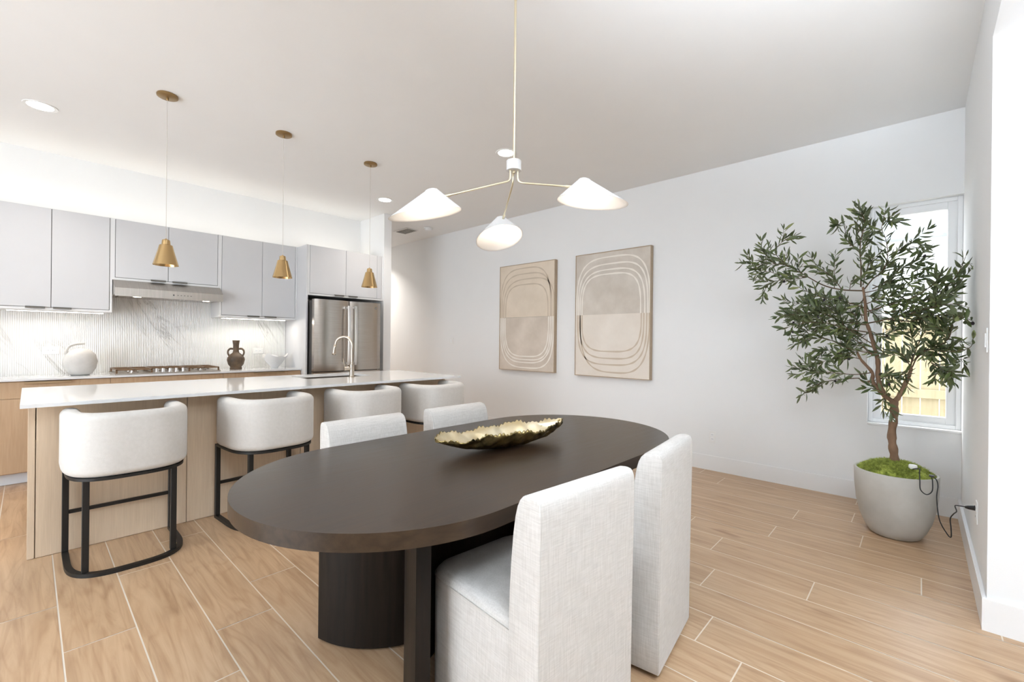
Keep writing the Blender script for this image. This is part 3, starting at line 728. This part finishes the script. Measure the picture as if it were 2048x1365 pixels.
# ================================================================ DINING CHAIRS
def make_chair():
    t = thing('dining_chair', '', 'chair')
    # local: back outer face at y=0, seat towards +y
    Wd = .228
    bm = bmesh.new()  # backrest profile in y-z, extruded in x with rounded edges
    zl = [.022, .15, .30, .42, .50, .58, .66, .74, .79, .82, .84, .853, .860, .8625]
    yi = [.115, .117, .119, .121, .121, .119, .114, .106, .098, .090, .080, .068, .052, .034]
    yo = [.004, .003, .002, .001, 0, -.001, -.002, -.003, -.0035, -.003, -.001, .004, .012, .024]
    loop = list(zip(yi, zl)) + list(zip(yo, zl))[::-1]; NL = len(loop); K_ = len(zl); nrm_ = []
    for i in range(NL):
        a, b = Vector(loop[i-1]), Vector(loop[(i+1) % NL]); d = (b-a).normalized(); nrm_.append(Vector((-d.y, d.x)))
    def ring(x, ins):
        return [bm.verts.new((x, loop[i][0] + nrm_[i].x*ins, loop[i][1] + nrm_[i].y*ins)) for i in range(NL)]
    rs = [ring(sg*(Wd-dx), i_) for sg, seq in ((-1, ((0,.0055),(.0012,.003),(.004,.001),(.010,0))), (1, ((.010,0),(.004,.001),(.0012,.003),(0,.0055)))) for dx, i_ in seq]
    n = NL
    for a, b in zip(rs, rs[1:]):
        for i in range(n): bm.faces.new((a[i], a[(i+1)%n], b[(i+1)%n], b[i]))
    for r_ in (rs[0], rs[-1]):
        for k in range(K_-1): bm.faces.new((r_[k], r_[k+1], r_[NL-2-k], r_[NL-1-k]))
    bk = obj('backrest', bm, m_linen, t, True, angle=50)
    for s in (-1, 1):   # stitched seams round the side panels
        x = s*(Wd-.004)
        pts = [Vector((x, loop[i][0] + nrm_[i].x*.0015, loop[i][1] + nrm_[i].y*.0015)) for i in range(0, NL)]
        obj('side_seam', tube(pts, .0010, 6), m_seam, bk, True)
    bm = bmesh.new(); so_ = []
    def rr(x0, x1, y0, y1, rads):
        out = []
        for (cx, cy, a0, r) in ((x1-rads, y1-rads, 0, rads), (x0+rads, y1-rads, 90, rads)):
            out += [(cx+r*cos(R_(a0+90*i/8)), cy+r*sin(R_(a0+90*i/8))) for i in range(9)]
        return out + [(x0, y0), (x1, y0)]
    rings = []
    for z, ins in ((.022, .012), (.028, .004), (.050, .001), (.25, 0), (.445, 0), (.462, .003), (.474, .012), (.481, .028), (.484, .06)):
        rings.append([bm.verts.new((x, y, z)) for x, y in rr(-Wd+.008+ins, Wd-.008-ins, .10, .565-ins, .075)])
    m_ = len(rings[0])
    for a, b in zip(rings, rings[1:]):
        for i in range(m_): bm.faces.new((a[i], a[(i+1)%m_], b[(i+1)%m_], b[i]))
    bm.faces.new(rings[0][::-1]); bm.faces.new(rings[-1])
    st = obj('seat', bm, m_linen, t, True, angle=60)
    pl = [Vector((x, y, .452)) for x, y in rr(-Wd+.007, Wd-.007, .12, .566, .075)]; pl = [pl[-1]] + pl[:-1]
    obj('seat_seam', tube(pl, .0011, 6), m_seam, st, True)
    for sx in (-1, 1):
        for y in (.06, .50):
            obj('leg', bx((sx*(Wd-.05)-.02, y-.02, .0005), (sx*(Wd-.05)+.02, y+.02, .026), .002, 1), m_blackp, t)
    return t
ch0 = make_chair()
GC = 'cream upholstered dining chairs'
spots = [(1.150, .722, -5, 'nearest cream dining chair, seen from behind at the front of the table'),
         (1.842, .742, 7, 'cream dining chair at the right end of the near side of the table'),
         (1.235, 2.247, 180, 'left of the two cream dining chairs on the far side of the table'),
         (1.875, 2.247, 180, 'right of the two cream dining chairs on the far side, behind the gold bowl')]
for i, (x, y, a, lb) in enumerate(spots):
    o = ch0 if i == 0 else duptree(ch0)
    o.location = (x, y, 0); o.rotation_euler = (0, 0, R_(a)); o['label'] = lb; o['category'] = 'chair'; o['group'] = GC

# ================================================================ BAR STOOLS
def uplan(w_, yb, yf, r, n=16, bul=.03):
    e = 3.1; d = r*2.1; cy = yb - bul*.8 + d; raw = [(-w_, yf), (-w_, cy)]
    for i in range(1, 96):
        a = pi + pi*i/96; c_, s_ = cos(a), sin(a)
        raw.append((w_*math.copysign(abs(c_)**(2/e), c_), cy + d*math.copysign(abs(s_)**(2/e), s_)))
    raw += [(w_, cy), (w_, yf)]
    Ls = [0]
    for p, q in zip(raw, raw[1:]): Ls.append(Ls[-1] + math.hypot(q[0]-p[0], q[1]-p[1]))
    out = []; k = 0; NN = 56
    for i in range(NN+1):
        s_ = Ls[-1]*i/NN
        while k < len(raw)-2 and Ls[k+1] < s_: k += 1
        f_ = (s_-Ls[k])/max(1e-9, Ls[k+1]-Ls[k]); out.append((raw[k][0]+(raw[k+1][0]-raw[k][0])*f_, raw[k][1]+(raw[k+1][1]-raw[k][1])*f_))
    return out
def uplan_old(w_, yb, yf, r, n=16, bul=.03):
    """U path: front left -> round the back -> front right (back at -y, bulging)"""
    pts = [(-w_, yf + (yb+r-yf)*i/6) for i in range(6)]
    for i in range(n+1):
        a = R_(180 + 90*i/n); pts.append((-w_+r + r*cos(a), yb+r + r*sin(a)*1.0))
    m_ = 8
    L_ = pts[-1]
    for i in range(1, m_):
        s = i/m_; pts.append((L_[0] + (-2*L_[0])*s, yb - bul*(1-(2*s-1)**2)))
    for i in range(n+1):
        a = R_(270 + 90*i/n); pts.append((w_-r + r*cos(a), yb+r + r*sin(a)))
    pts += [(w_, yb+r + (yf-yb-r)*i/6) for i in range(1, 7)]
    return pts
def make_stool():
    t = thing('bar_stool', '', 'bar stool')
    path = uplan(.238, -.195, .20, .13, bul=.028)
    N = len(path); prof = []; hz, hn, rz = .172, .044, .038; cz = .700
    for (sx, sz, a0) in ((1, 1, 0), (-1, 1, 90), (-1, -1, 180), (1, -1, 270)):
        for i in range(7):
            a = R_(a0 + 90*i/6); prof.append((sx*(hn-rz) + rz*cos(a), cz + sz*(hz-rz) + rz*sin(a)))
    def se(i, pr):
        e = min(i, N-1-i); k = [.30, .72, .93][e] if e < 3 else 1
        return [(a*k, cz+(b-cz)*(1-(1-k)*.22)) for a, b in pr]
    # tighten the end rings so that the arm ends round over
    path2 = path[:]; 
    path2[1] = (path[0][0], path[0][1]-.010); path2[2] = (path[0][0], path[0][1]-.026)
    path2[-2] = (path[-1][0], path[-1][1]-.010); path2[-3] = (path[-1][0], path[-1][1]-.026)
    obj('backrest', sweep(path2, prof, scale_ends=se), m_boucle, t, True)
    inner = uplan(.196, -.155, .195, .10, bul=.028)
    bm = bmesh.new(); rings = []
    for z, ins in ((.532, .01), (.537, 0), (.625, 0), (.645, .012), (.652, .035)):
        rings.append([bm.verts.new((x*(1-ins/.2), .02 + (y-.02)*(1-ins/.18), z)) for x, y in inner])
    m_ = len(inner)
    for a, b in zip(rings, rings[1:]):
        for i in range(m_): bm.faces.new((a[i], a[(i+1)%m_], b[(i+1)%m_], b[i]))
    bm.faces.new(rings[0][::-1]); bm.faces.new(rings[-1]); obj('seat_cushion', bm, m_boucle, t, True, angle=50)
    fp = uplan(.250, -.212, .25, .14, bul=.030)
    obj('seat_frame', sweep(fp[4:-4], [(-.014, .512), (.014, .512), (.014, .5275), (-.014, .5275)]), m_black, t, True, angle=30)
    obj('floor_frame', sweep(fp, [(-.0145, .0005), (.0145, .0005), (.0145, .021), (-.0145, .021)]), m_black, t, True, angle=30)
    for sx in (-1, 1):
        obj('leg', bx((sx*.25-.0145, .222, .021), (sx*.25+.0145, .250, .5275), .002, 1), m_black, t)
        obj('leg', bx((sx*.190-.0145, -.186, .021), (sx*.190+.0145, -.158, .527), .002, 1), m_black, t)
        obj('side_rail', bx((sx*.25-.0145, .05, .513), (sx*.25+.0145, .222, .527)), m_black, t)
    obj('footrest', bx((-.2355, .226, .238), (.2355, .248, .258), .002, 1), m_black, t)
    return t
st0 = make_stool()
GS = 'ivory barrel-back bar stools at the island'
for i, (x, y, a, lb) in enumerate([(.402, 3.455, 0, 'leftmost ivory bar stool, its whole black frame in view'),
        (1.185, 3.47, 4, 'second ivory bar stool from the left, partly behind the table end'),
        (1.945, 3.472, 3, 'third ivory bar stool, directly behind a dining chair'),
        (2.665, 3.475, 2, 'rightmost ivory bar stool, nearest the wall with the artworks')]):
    o = st0 if i == 0 else duptree(st0)
    o.location = (x, y, 0); o.rotation_euler = (0, 0, R_(a)); o['label'] = lb; o['category'] = 'bar stool'; o['group'] = GS

# ================================================================ ARTWORKS
def ribbon(pts, w_, x, bm):
    n = len(pts)
    for i in range(n-1):
        a, b = Vector(pts[i]), Vector(pts[i+1])
        def nrm(k):
            p, q = Vector(pts[max(k-1,0)]), Vector(pts[min(k+1,n-1)]); d = (q-p).normalized(); return Vector((-d.y, d.x))
        na, nb_ = nrm(i)*w_/2*(1+.25*sin(i*.9)), nrm(i+1)*w_/2*(1+.25*sin((i+1)*.9))
        bm.faces.new([bm.verts.new((x, q.x, q.y)) for q in (a+na, b+nb_, b-nb_, a-na)])
def art(y0, y1, z0, z1, label, mt, mb, ltop, lbot, tops, bots, line):
    # y1 > y0; u runs from y1 (left in view) to y0
    t = thing('framed_artwork', label, 'painting', (XA, (y0+y1)/2, (z0+z1)/2)); hw_, hh_ = (y1-y0)/2, (z1-z0)/2; D = .058
    bm = bmesh.new(); f = .009
    box(bm, (-D, -hw_, -hh_), (-.001, -hw_+f, hh_), .001, 1); box(bm, (-D, hw_-f, -hh_), (-.001, hw_, hh_), .001, 1)
    box(bm, (-D, -hw_+f, -hh_), (-.001, hw_-f, -hh_+f), .001, 1); box(bm, (-D, -hw_+f, hh_-f), (-.001, hw_-f, hh_), .001, 1)
    obj('frame', bm, m_frame, t)
    obj('canvas_upper_half', bx((-D+.006, -hw_+f, 0), (-.004, hw_-f, hh_-f)), mt, t)
    obj('canvas_lower_half', bx((-D+.006, -hw_+f, -hh_+f), (-.004, hw_-f, 0)), mb, t)
    X_ = -D+.0052
    def arcs(specs, sgn, m_, nm):
        bm = bmesh.new()
        for ua, ub, vt, sk, e in specs:
            cu = (ua+ub)/2; au = (ub-ua)/2; h_ = abs(vt-.5); pts = []
            for i in range(57):
                a = pi*(i/56); c_, s_ = cos(a), sin(a)
                uu = cu - au*math.copysign(abs(c_)**(2/e), c_); vv = .5 + sgn*h_*abs(s_)**(2/e)*(1 + sk*c_)
                pts.append((hw_ - uu*2*hw_, (vv-.5)*2*hh_))
            ribbon([(min(max(p[0], -hw_+f+.006), hw_-f-.006), p[1]) for p in pts], .0165, X_, bm)
        obj(nm, bm, m_, t)
    arcs(tops, 1, ltop, 'painted_arcs'); arcs(bots, -1, lbot, 'painted_arcs')
    if line:
        bm = bmesh.new(); ribbon([(hw_*.85 - 1.7*hw_*i/12, .001*sin(i*2)) for i in range(13)], .003, X_-.0001, bm); obj('pencil_line', bm, m_sketch, t)
fy_ = lambda y: y*(4.63/4.676)
art(3.502, 4.498, .872, 2.352, 'smaller-looking left abstract canvas, tan arcs above and cream arcs below', m_cv1, m_cv2, m_ltan, m_lwhite,
    [(.02, .93, .958, -.02, 3.6), (.05, .95, .905, -.02, 3.6), (.08, 1.0, .855, -.03, 3.4), (.12, .89, .805, -.01, 3.6)],
    [(.11, .90, .135, .0, 3.6), (.08, .93, .105, -.02, 3.6), (.05, .96, .078, .0, 3.4), (.02, .985, .030, -.03, 3.6)], True)
art(2.185, 3.180, .865, 2.355, 'right abstract canvas nearest the tree, cream arcs above and tan arcs below', m_cv3, m_cv4, m_lwhite, m_ltan,
    [(.02, .99, .955, -.02, 3.6), (.045, .965, .90, -.03, 3.6), (.07, .93, .855, -.02, 3.4), (.10, .88, .82, -.01, 3.6)],
    [(.10, .89, .205, .0, 3.6), (.07, .92, .150, -.02, 3.6), (.04, .955, .100, .0, 3.6), (.075, .985, .040, -.03, 3.2)], False)

# ================================================================ OLIVE TREE
TXC, TYC = 3.985, .12
tr = thing('potted_olive_tree', 'tall olive tree in a rounded grey concrete pot by the window', 'potted tree', (TXC, TYC, 0))
PR = .222
obj('pot', lathe([(0, .0005), (.118, .0005), (.135, .010), (.160, .05), (.188, .12), (.208, .21), (.219, .32), (PR, .428), (PR-.004, .434), (PR-.014, .434), (PR-.018, .426), (PR-.022, .35), (0, .35)], 80), m_pot, tr, True, angle=50)
bm = bmesh.new(); rings = []; n = 56
for j_ in range(15):
    r = (PR-.02)*j_/14
    rings.append([bm.verts.new((r*cos(2*pi*i/n)*(1+.03*random.random()), r*sin(2*pi*i/n)*(1+.03*random.random()), .415 + .075*(1-(j_/14)**2.6) + random.uniform(-.008, .010) + .012*sin(5*i/n*2*pi)*(j_/14))) for i in range(n)] if j_ else [bm.verts.new((0, 0, .49))])
for i in range(n): bm.faces.new((rings[0][0], rings[1][i], rings[1][(i+1)%n]))
for a, b in zip(rings[1:], rings[2:]):
    for i in range(n): bm.faces.new((a[i], a[(i+1)%n], b[(i+1)%n], b[i]))
# short curly strands
for k in range(5200):
    a = random.uniform(0, 2*pi); r = (PR-.015)*math.sqrt(random.random()); z = .412 + .075*(1-(r/(PR-.02))**2.6 if r < PR-.02 else 0) + .006
    p = Vector((r*cos(a), r*sin(a), z)); b = random.uniform(0, 2*pi); L_ = random.uniform(.012, .034)
    d = Vector((cos(b), sin(b), random.uniform(.1, .9))).normalized()*L_; s_ = Vector((-sin(b), cos(b), 0))*.0011
    q = p + d*.55 + Vector((0, 0, .004)); e = p + d + Vector((0, 0, -.003))
    if math.hypot(e.x, e.y) > PR+.012: continue
    v1, v2, v3, v4, v5 = [bm.verts.new(c) for c in (p-s_, p+s_, q+s_, q-s_, e)]
    bm.faces.new((v1, v2, v3, v4)); bm.faces.new((v4, v3, v5))
mo = obj('moss', bm, m_moss, tr); mo['label'] = 'bright green moss covering the soil'
BR=[(0.03,[[4.0,0.128,0.523],[4.0,0.136,0.665],[4.0,0.128,0.809],[4.0,0.131,0.906]]),(0.017,[[4.0,0.131,0.9],[4.0,0.104,0.928],[4.0,0.071,1.034],[4.0,0.043,1.113],[4.0,0.048,1.144]]),(0.015,[[4.0,0.135,0.897],[4.0,0.194,0.946],[4.0,0.246,1.022],[4.0,0.246,1.089],[4.0,0.31,1.18],[4.0,0.332,1.233]]),(0.016,[[4.0,0.178,0.935],[4.0,0.215,1.037],[4.0,0.216,1.17],[4.0,0.237,1.262],[4.0,0.259,1.369],[4.0,0.281,1.463],[4.0,0.292,1.584],[4.0,0.304,1.693]]),(0.008,[[4.0,0.256,1.028],[4.0,0.288,1.019],[4.0,0.32,1.044]]),(0.009,[[4.0,0.239,1.209],[4.0,0.279,1.248],[4.0,0.311,1.288]])]
TW=[[[4.0,0.315,1.694],[3.969,0.313,1.839],[3.938,0.317,1.928],[3.908,0.31,2.015],[3.877,0.288,2.124],[3.846,0.296,2.159],[3.815,0.325,2.222]],[[4.0,0.322,1.938],[3.963,0.357,1.978],[3.926,0.392,2.031],[3.889,0.405,2.12],[3.852,0.445,2.126]],[[4.0,0.318,2.033],[3.986,0.264,2.036],[3.973,0.233,2.121]],[[4.0,0.304,1.707],[3.957,0.281,1.807],[3.914,0.248,1.864],[3.871,0.205,1.904]],[[4.0,0.293,1.679],[3.95,0.249,1.737],[3.899,0.196,1.778],[3.849,0.165,1.87],[3.799,0.173,1.976],[3.748,0.191,2.057],[3.698,0.133,2.109]],[[4.0,0.201,1.791],[3.988,0.131,1.9],[3.977,0.093,1.944],[3.965,0.045,1.974],[3.953,-0.02,1.925]],[[4.0,0.251,1.676],[4.059,0.173,1.729],[4.118,0.115,1.81],[4.178,0.056,1.852],[4.237,-0.032,1.877]],[[4.0,0.293,1.652],[4.045,0.212,1.677],[4.09,0.133,1.742],[4.135,0.055,1.767],[4.179,-0.042,1.743]],[[4.0,0.281,1.517],[3.924,0.146,1.559],[3.847,0.05,1.586],[3.771,-0.03,1.634],[3.695,-0.095,1.714]],[[4.0,0.148,1.512],[3.936,0.05,1.53],[3.872,-0.04,1.583],[3.808,-0.124,1.655],[3.745,-0.169,1.735],[3.681,-0.189,1.803]],[[4.0,0.051,1.534],[3.931,-0.041,1.55],[3.862,-0.126,1.612],[3.793,-0.204,1.715],[3.723,-0.223,1.749]],[[4.0,0.27,1.436],[3.904,0.164,1.456],[3.807,0.049,1.485],[3.711,-0.039,1.512],[3.615,-0.134,1.524],[3.518,-0.198,1.494]],[[4.0,0.168,1.46],[3.887,0.049,1.44],[3.774,-0.057,1.468],[3.661,-0.152,1.46],[3.548,-0.215,1.421]],[[4.0,0.048,1.138],[4.056,0.04,1.227],[4.112,0.042,1.383]],[[4.0,0.048,1.138],[3.949,0.011,1.292],[3.897,-0.024,1.378],[3.846,-0.067,1.448]],[[4.0,0.039,1.138],[3.919,0.002,1.23],[3.837,-0.068,1.269],[3.756,-0.125,1.327],[3.675,-0.137,1.416],[3.593,-0.141,1.468]],[[4.0,0.011,1.228],[3.884,-0.043,1.256],[3.768,-0.126,1.247],[3.652,-0.207,1.272],[3.536,-0.215,1.336]],[[4.0,0.039,1.138],[3.932,0.002,1.217],[3.864,-0.086,1.233],[3.796,-0.168,1.202],[3.728,-0.212,1.216]],[[4.0,0.002,1.216],[4.011,-0.026,1.217],[4.022,-0.063,1.155],[4.032,-0.073,1.068]],[[4.0,-0.054,1.168],[3.812,-0.103,1.14],[3.624,-0.137,1.133]],[[4.0,0.048,1.138],[3.961,0.096,1.227],[3.922,0.162,1.212],[3.883,0.2,1.251]],[[4.0,0.259,1.355],[3.997,0.187,1.355],[3.994,0.127,1.381],[3.99,0.079,1.406]],[[4.0,0.287,1.571],[3.94,0.196,1.601],[3.881,0.106,1.604],[3.821,0.049,1.547]],[[4.0,0.282,1.544],[4.073,0.212,1.464],[4.145,0.153,1.412]],[[4.0,0.304,1.666],[3.983,0.422,1.68],[3.966,0.534,1.721],[3.949,0.663,1.816],[3.931,0.773,1.89],[3.914,0.887,1.907],[3.897,0.977,1.915],[3.88,1.07,1.93]],[[3.9,0.742,1.868],[3.887,0.829,1.985],[3.873,0.776,2.063],[3.86,0.7,2.093]],[[3.9,0.831,1.895],[3.907,0.913,1.999],[3.914,0.935,2.093]],[[3.9,0.631,1.786],[3.923,0.784,1.809],[3.946,0.893,1.852],[3.97,1.001,1.835]],[[3.9,0.631,1.778],[3.894,0.715,1.771],[3.889,0.827,1.765],[3.883,0.931,1.728]],[[4.0,0.469,1.691],[4.013,0.471,1.791],[4.027,0.474,1.863]],[[4.0,0.424,1.681],[3.992,0.469,1.76],[3.985,0.538,1.836],[3.977,0.596,1.87],[3.97,0.655,1.875]],[[4.0,0.379,1.674],[3.967,0.366,1.735],[3.933,0.336,1.743]],[[4.0,0.292,1.544],[3.974,0.354,1.572],[3.949,0.44,1.602],[3.923,0.551,1.634],[3.897,0.654,1.695],[3.871,0.698,1.738]],[[4.0,0.286,1.49],[4.057,0.428,1.525],[4.114,0.553,1.591],[4.172,0.699,1.602],[4.229,0.843,1.645]],[[4.0,0.27,1.422],[3.91,0.412,1.449],[3.82,0.513,1.502],[3.73,0.624,1.501],[3.64,0.76,1.48]],[[4.0,0.259,1.369],[3.914,0.39,1.395],[3.828,0.491,1.434],[3.742,0.614,1.433],[3.656,0.727,1.391]],[[4.0,0.422,1.453],[4.023,0.515,1.413],[4.045,0.677,1.504],[4.068,0.797,1.554]],[[4.0,0.247,1.222],[3.962,0.394,1.259],[3.924,0.479,1.313],[3.886,0.589,1.326],[3.848,0.69,1.283]],[[4.0,0.332,1.233],[4.005,0.42,1.217],[4.01,0.512,1.243],[4.015,0.596,1.227]],[[4.0,0.31,1.18],[3.997,0.353,1.192],[3.994,0.441,1.217],[3.99,0.521,1.158],[3.987,0.579,1.113]],[[4.0,0.246,1.089],[3.972,0.35,1.07],[3.945,0.457,1.079],[3.917,0.592,1.087],[3.89,0.708,1.111]],[[4.0,0.32,1.044],[4.057,0.357,1.038],[4.113,0.476,1.013],[4.17,0.579,0.973],[4.227,0.675,0.893],[4.283,0.73,0.853]],[[4.0,0.248,1.289],[3.961,0.33,1.355],[3.922,0.391,1.408],[3.883,0.432,1.502],[3.843,0.45,1.568]],[[4.0,0.281,1.449],[3.991,0.322,1.437],[3.983,0.355,1.505],[3.974,0.409,1.547]],[[4.0,0.311,1.288],[3.96,0.373,1.341],[3.919,0.457,1.382],[3.879,0.52,1.395]],[[4.0,0.298,1.625],[4.019,0.325,1.519],[4.038,0.359,1.467]],[[4.0,0.259,1.369],[3.981,0.289,1.355],[3.962,0.351,1.355],[3.943,0.36,1.314]],[[4.0,0.259,1.382],[3.982,0.196,1.342],[3.964,0.165,1.316]],[[4.0,0.237,1.262],[4.032,0.314,1.301],[4.064,0.36,1.273]],[[4.0,0.138,0.912],[3.98,0.193,0.961],[3.96,0.253,0.984],[3.94,0.293,0.976]],[[4.0,0.173,0.935],[4.006,0.193,0.867],[4.013,0.178,0.828]],[[4.0,0.215,1.037],[4.047,0.146,1.092],[4.094,0.127,1.011]],[[4.0,0.048,1.138],[3.972,0.105,1.072],[3.945,0.056,1.108]],[[4.0,0.215,1.09],[3.947,0.162,1.044],[3.894,0.14,1.01]],[[4.0,0.298,1.625],[3.967,0.249,1.62],[3.934,0.196,1.575]],[[4.0,0.251,1.703],[4.029,0.171,1.673],[4.058,0.152,1.74],[4.086,0.124,1.821]],[[4.0,0.199,1.619],[4.014,0.12,1.668],[4.029,0.063,1.691],[4.043,0.015,1.65]],[[4.0,0.188,1.513],[3.969,0.118,1.483],[3.937,0.069,1.505],[3.906,0.013,1.502]],[[4.0,0.514,1.582],[3.977,0.605,1.527],[3.955,0.673,1.456],[3.932,0.731,1.457]],[[4.0,0.445,1.551],[3.949,0.542,1.523],[3.898,0.605,1.579]],[[4.0,0.354,1.219],[3.996,0.419,1.162],[3.993,0.408,1.231]],[[4.0,0.513,1.455],[3.945,0.575,1.383],[3.89,0.638,1.382],[3.834,0.676,1.325]]]

org = Vector((TXC, TYC, 0))
def jit(pts, r, a):
    return [Vector(p) + Vector((random.uniform(-a, a), random.uniform(-a, a), random.uniform(-a, a)*.5)) if 0 < i < len(pts)-1 else Vector(p) for i, p in enumerate(pts)]
for k, (r, pts) in enumerate(BR):
    if k == 0: pts = [(4.0, .122, .44)] + pts
    sp = smoothpath([Vector(p)-org for p in jit(pts, r, .004)], 8); N = len(sp)
    rad = [r*(1 - (.12 if k == 0 else .55)*i/(N-1))*(1+.10*sin(i*1.3)+.06*random.uniform(-1, 1)) for i in range(N)]
    if k == 0: rad = [q*.85 for q in rad]; rad[0] *= 1.3
    obj('trunk' if k == 0 else 'branch', tube(sp, rad, 14), m_bark, tr, True)
tw_bm = bmesh.new(); leaf_bm = bmesh.new(); olives = []
def leaf(p, d, L_, w_):
    d = d.normalized(); s_ = d.cross(Vector((random.uniform(-1,1), random.uniform(-1,1), random.uniform(-.3,1)))).normalized(); nn = d.cross(s_)
    bend = nn*L_*random.uniform(-.16, .16); cup = nn*w_*.25
    c0 = leaf_bm.verts.new(p); st = [(.22, .62), (.5, 1.0), (.78, .68)]; prev = None
    for f_, ww in st:
        m = p + d*L_*f_ + bend*4*f_*(1-f_)*.5 
        cur = (leaf_bm.verts.new(m - s_*w_*ww*.5 + cup*ww), leaf_bm.verts.new(m), leaf_bm.verts.new(m + s_*w_*ww*.5 + cup*ww))
        if prev is None: leaf_bm.faces.new((c0, cur[0], cur[1])); leaf_bm.faces.new((c0, cur[1], cur[2]))
        else: leaf_bm.faces.new((prev[0], cur[0], cur[1], prev[1])); leaf_bm.faces.new((prev[1], cur[1], cur[2], prev[2]))
        prev = cur
    e = leaf_bm.verts.new(p + d*L_ - bend*.3)
    leaf_bm.faces.new((prev[0], e, prev[1])); leaf_bm.faces.new((prev[1], e, prev[2]))
def okp(q): return q.y + TYC > YR+.012 and (q.x + TXC < XA-.02 or not (q.y+TYC > 5))
LMIN = .0
def leafy(sp, start, dens=1):
    Ls = [0]
    for a, b in zip(sp, sp[1:]): Ls.append(Ls[-1] + (b-a).length)
    tot = Ls[-1]; s_ = start*tot; k = 0
    while s_ < tot:
        i = max(j for j in range(len(Ls)) if Ls[j] <= s_); i = min(i, len(sp)-2)
        p = sp[i] + (sp[i+1]-sp[i])*((s_-Ls[i])/max(1e-6, Ls[i+1]-Ls[i])); d = (sp[i+1]-sp[i]).normalized()
        for sg in (0, pi):
            a = k*1.9 + sg + random.uniform(-.6, .6)
            u = d.cross(Vector((.3, .2, 1))).normalized(); v = d.cross(u)
            o_ = u*cos(a) + v*sin(a); dd = d*random.uniform(.5, 1.1) + o_*random.uniform(.5, 1.0) + Vector((0, 0, random.uniform(-.15, .2)))
            L_ = random.uniform(.055, .092); dn = dd.normalized()
            if okp(p + dn*L_): leaf(p, dn, L_, random.uniform(.014, .023))
        if random.random() < .035: olives.append(p + Vector((random.uniform(-.015, .015), random.uniform(-.01, .01), -random.uniform(.008, .02))))
        s_ += random.uniform(.022, .034)/dens; k += 1
    if okp(sp[-1] + d*.05): leaf(sp[-1], d, .05, .012)
for pts in TW:
    P = [Vector(p)-org for p in pts]; sp = smoothpath(P, 7); N = len(sp)
    L_ = sum((b-a).length for a, b in zip(sp, sp[1:]))
    r0 = .0022 + .0045*min(1, L_/1.1)
    tube(sp, [r0*(1-.75*i/(N-1)) for i in range(N)], 6, tw_bm)
    st = .22 if L_ > .35 else .12
    if L_ > .8: st = .42
    leafy(sp, st)
    # side shoots
    ns = int(L_/.095)
    for q in range(ns):
        f_ = random.uniform(st, .97); i = int(f_*(N-2)); d = (sp[i+1]-sp[i]).normalized()
        o_ = Vector((random.uniform(-1, 1), random.uniform(-1, 1), random.uniform(-.7, .9))); o_ = (o_ - d*o_.dot(d)).normalized()
        Ls_ = random.uniform(.06, .13); e = sp[i] + (d*.8 + o_*.9).normalized()*Ls_
        if not okp(e): continue
        s2 = smoothpath([sp[i], (sp[i]+e)/2 + Vector((0, 0, random.uniform(-.01, .015))), e], 3)
        tube(s2, .0013, 5, tw_bm); leafy(s2, .15)
obj('twigs', tw_bm, m_twig, tr, True)
fo = obj('foliage', leaf_bm, m_leafy, tr, True); fo['label'] = 'narrow grey-green olive leaves'
ob_ = bmesh.new(); lathe([(0, -.011), (.004, -.010), (.0075, -.005), (.0085, 0), (.0075, .005), (.004, .010), (0, .011)], 12, bm=ob_)
om = None
random.shuffle(olives)
for p in olives[:22]:
    if om is None: o = obj('olive', ob_, m_olive, tr, True); om = o
    else: o = om.copy(); C.objects.link(o); o.parent = tr
    o.location = p; o.rotation_euler = (random.uniform(-.6, .6), random.uniform(-.6, .6), 0)
tl_ = obj('trunk_label', bx((-.001, -.006, -.011), (.001, .006, .011)), m_white, tr, loc=(-.024, .008, .775))
# small puck light on the moss and its cord
pk = thing('puck_light', 'small white round puck light sitting on the moss in the pot', 'light', (3.905, .03, .478))
obj('puck_body', lathe([(0, .0), (.020, .0), (.023, .006), (.022, .022), (.018, .026), (0, .027)], 28), m_white, pk, True, angle=40)
cd = thing('power_cord', 'thin black power cord running from the plant pot to the low outlet', 'cord', (3.80, -.03, .45))
co = Vector((3.80, -.03, .45))
c1 = [(3.86, .03, .485), (3.825, .0, .500), (3.79, -.002, .48), (3.765, -.004, .44), (3.762, -.008, .385), (3.765, -.035, .360), (3.77, -.06, .385), (3.775, -.062, .44), (3.79, -.058, .47)]
obj('cord', tube(smoothpath([Vector(p)-co for p in c1], 8), .003, 8), m_blackp, cd, True)
c2 = [(3.79, -.058, .475), (3.76, -.078, .462), (3.735, -.085, .43), (3.72, -.080, .36), (3.70, -.092, .24), (3.70, -.125, .165), (3.70, -.142, .150), (3.695, -.142, .20), (3.69, -.138, .26), (3.66, -.150, .30), (3.60, -.160, .335), (3.52, -.150, .385), (3.46, -.165, .405), (3.42, -.195, .415)]
obj('cord', tube(smoothpath([Vector(p)-co for p in c2], 8), .003, 8), m_blackp, cd, True)
obj('inline_switch', bx((-.03, -.04, .02), (-.005, -.015, .032), .004, 2), m_blackp, cd)
obj('plug', tube([Vector(p)-co for p in ((3.43, -.185, .412), (3.425, -.196, .414), (3.418, -.2215, .419))], [.006, .010, .014], 12), m_blackp, cd)
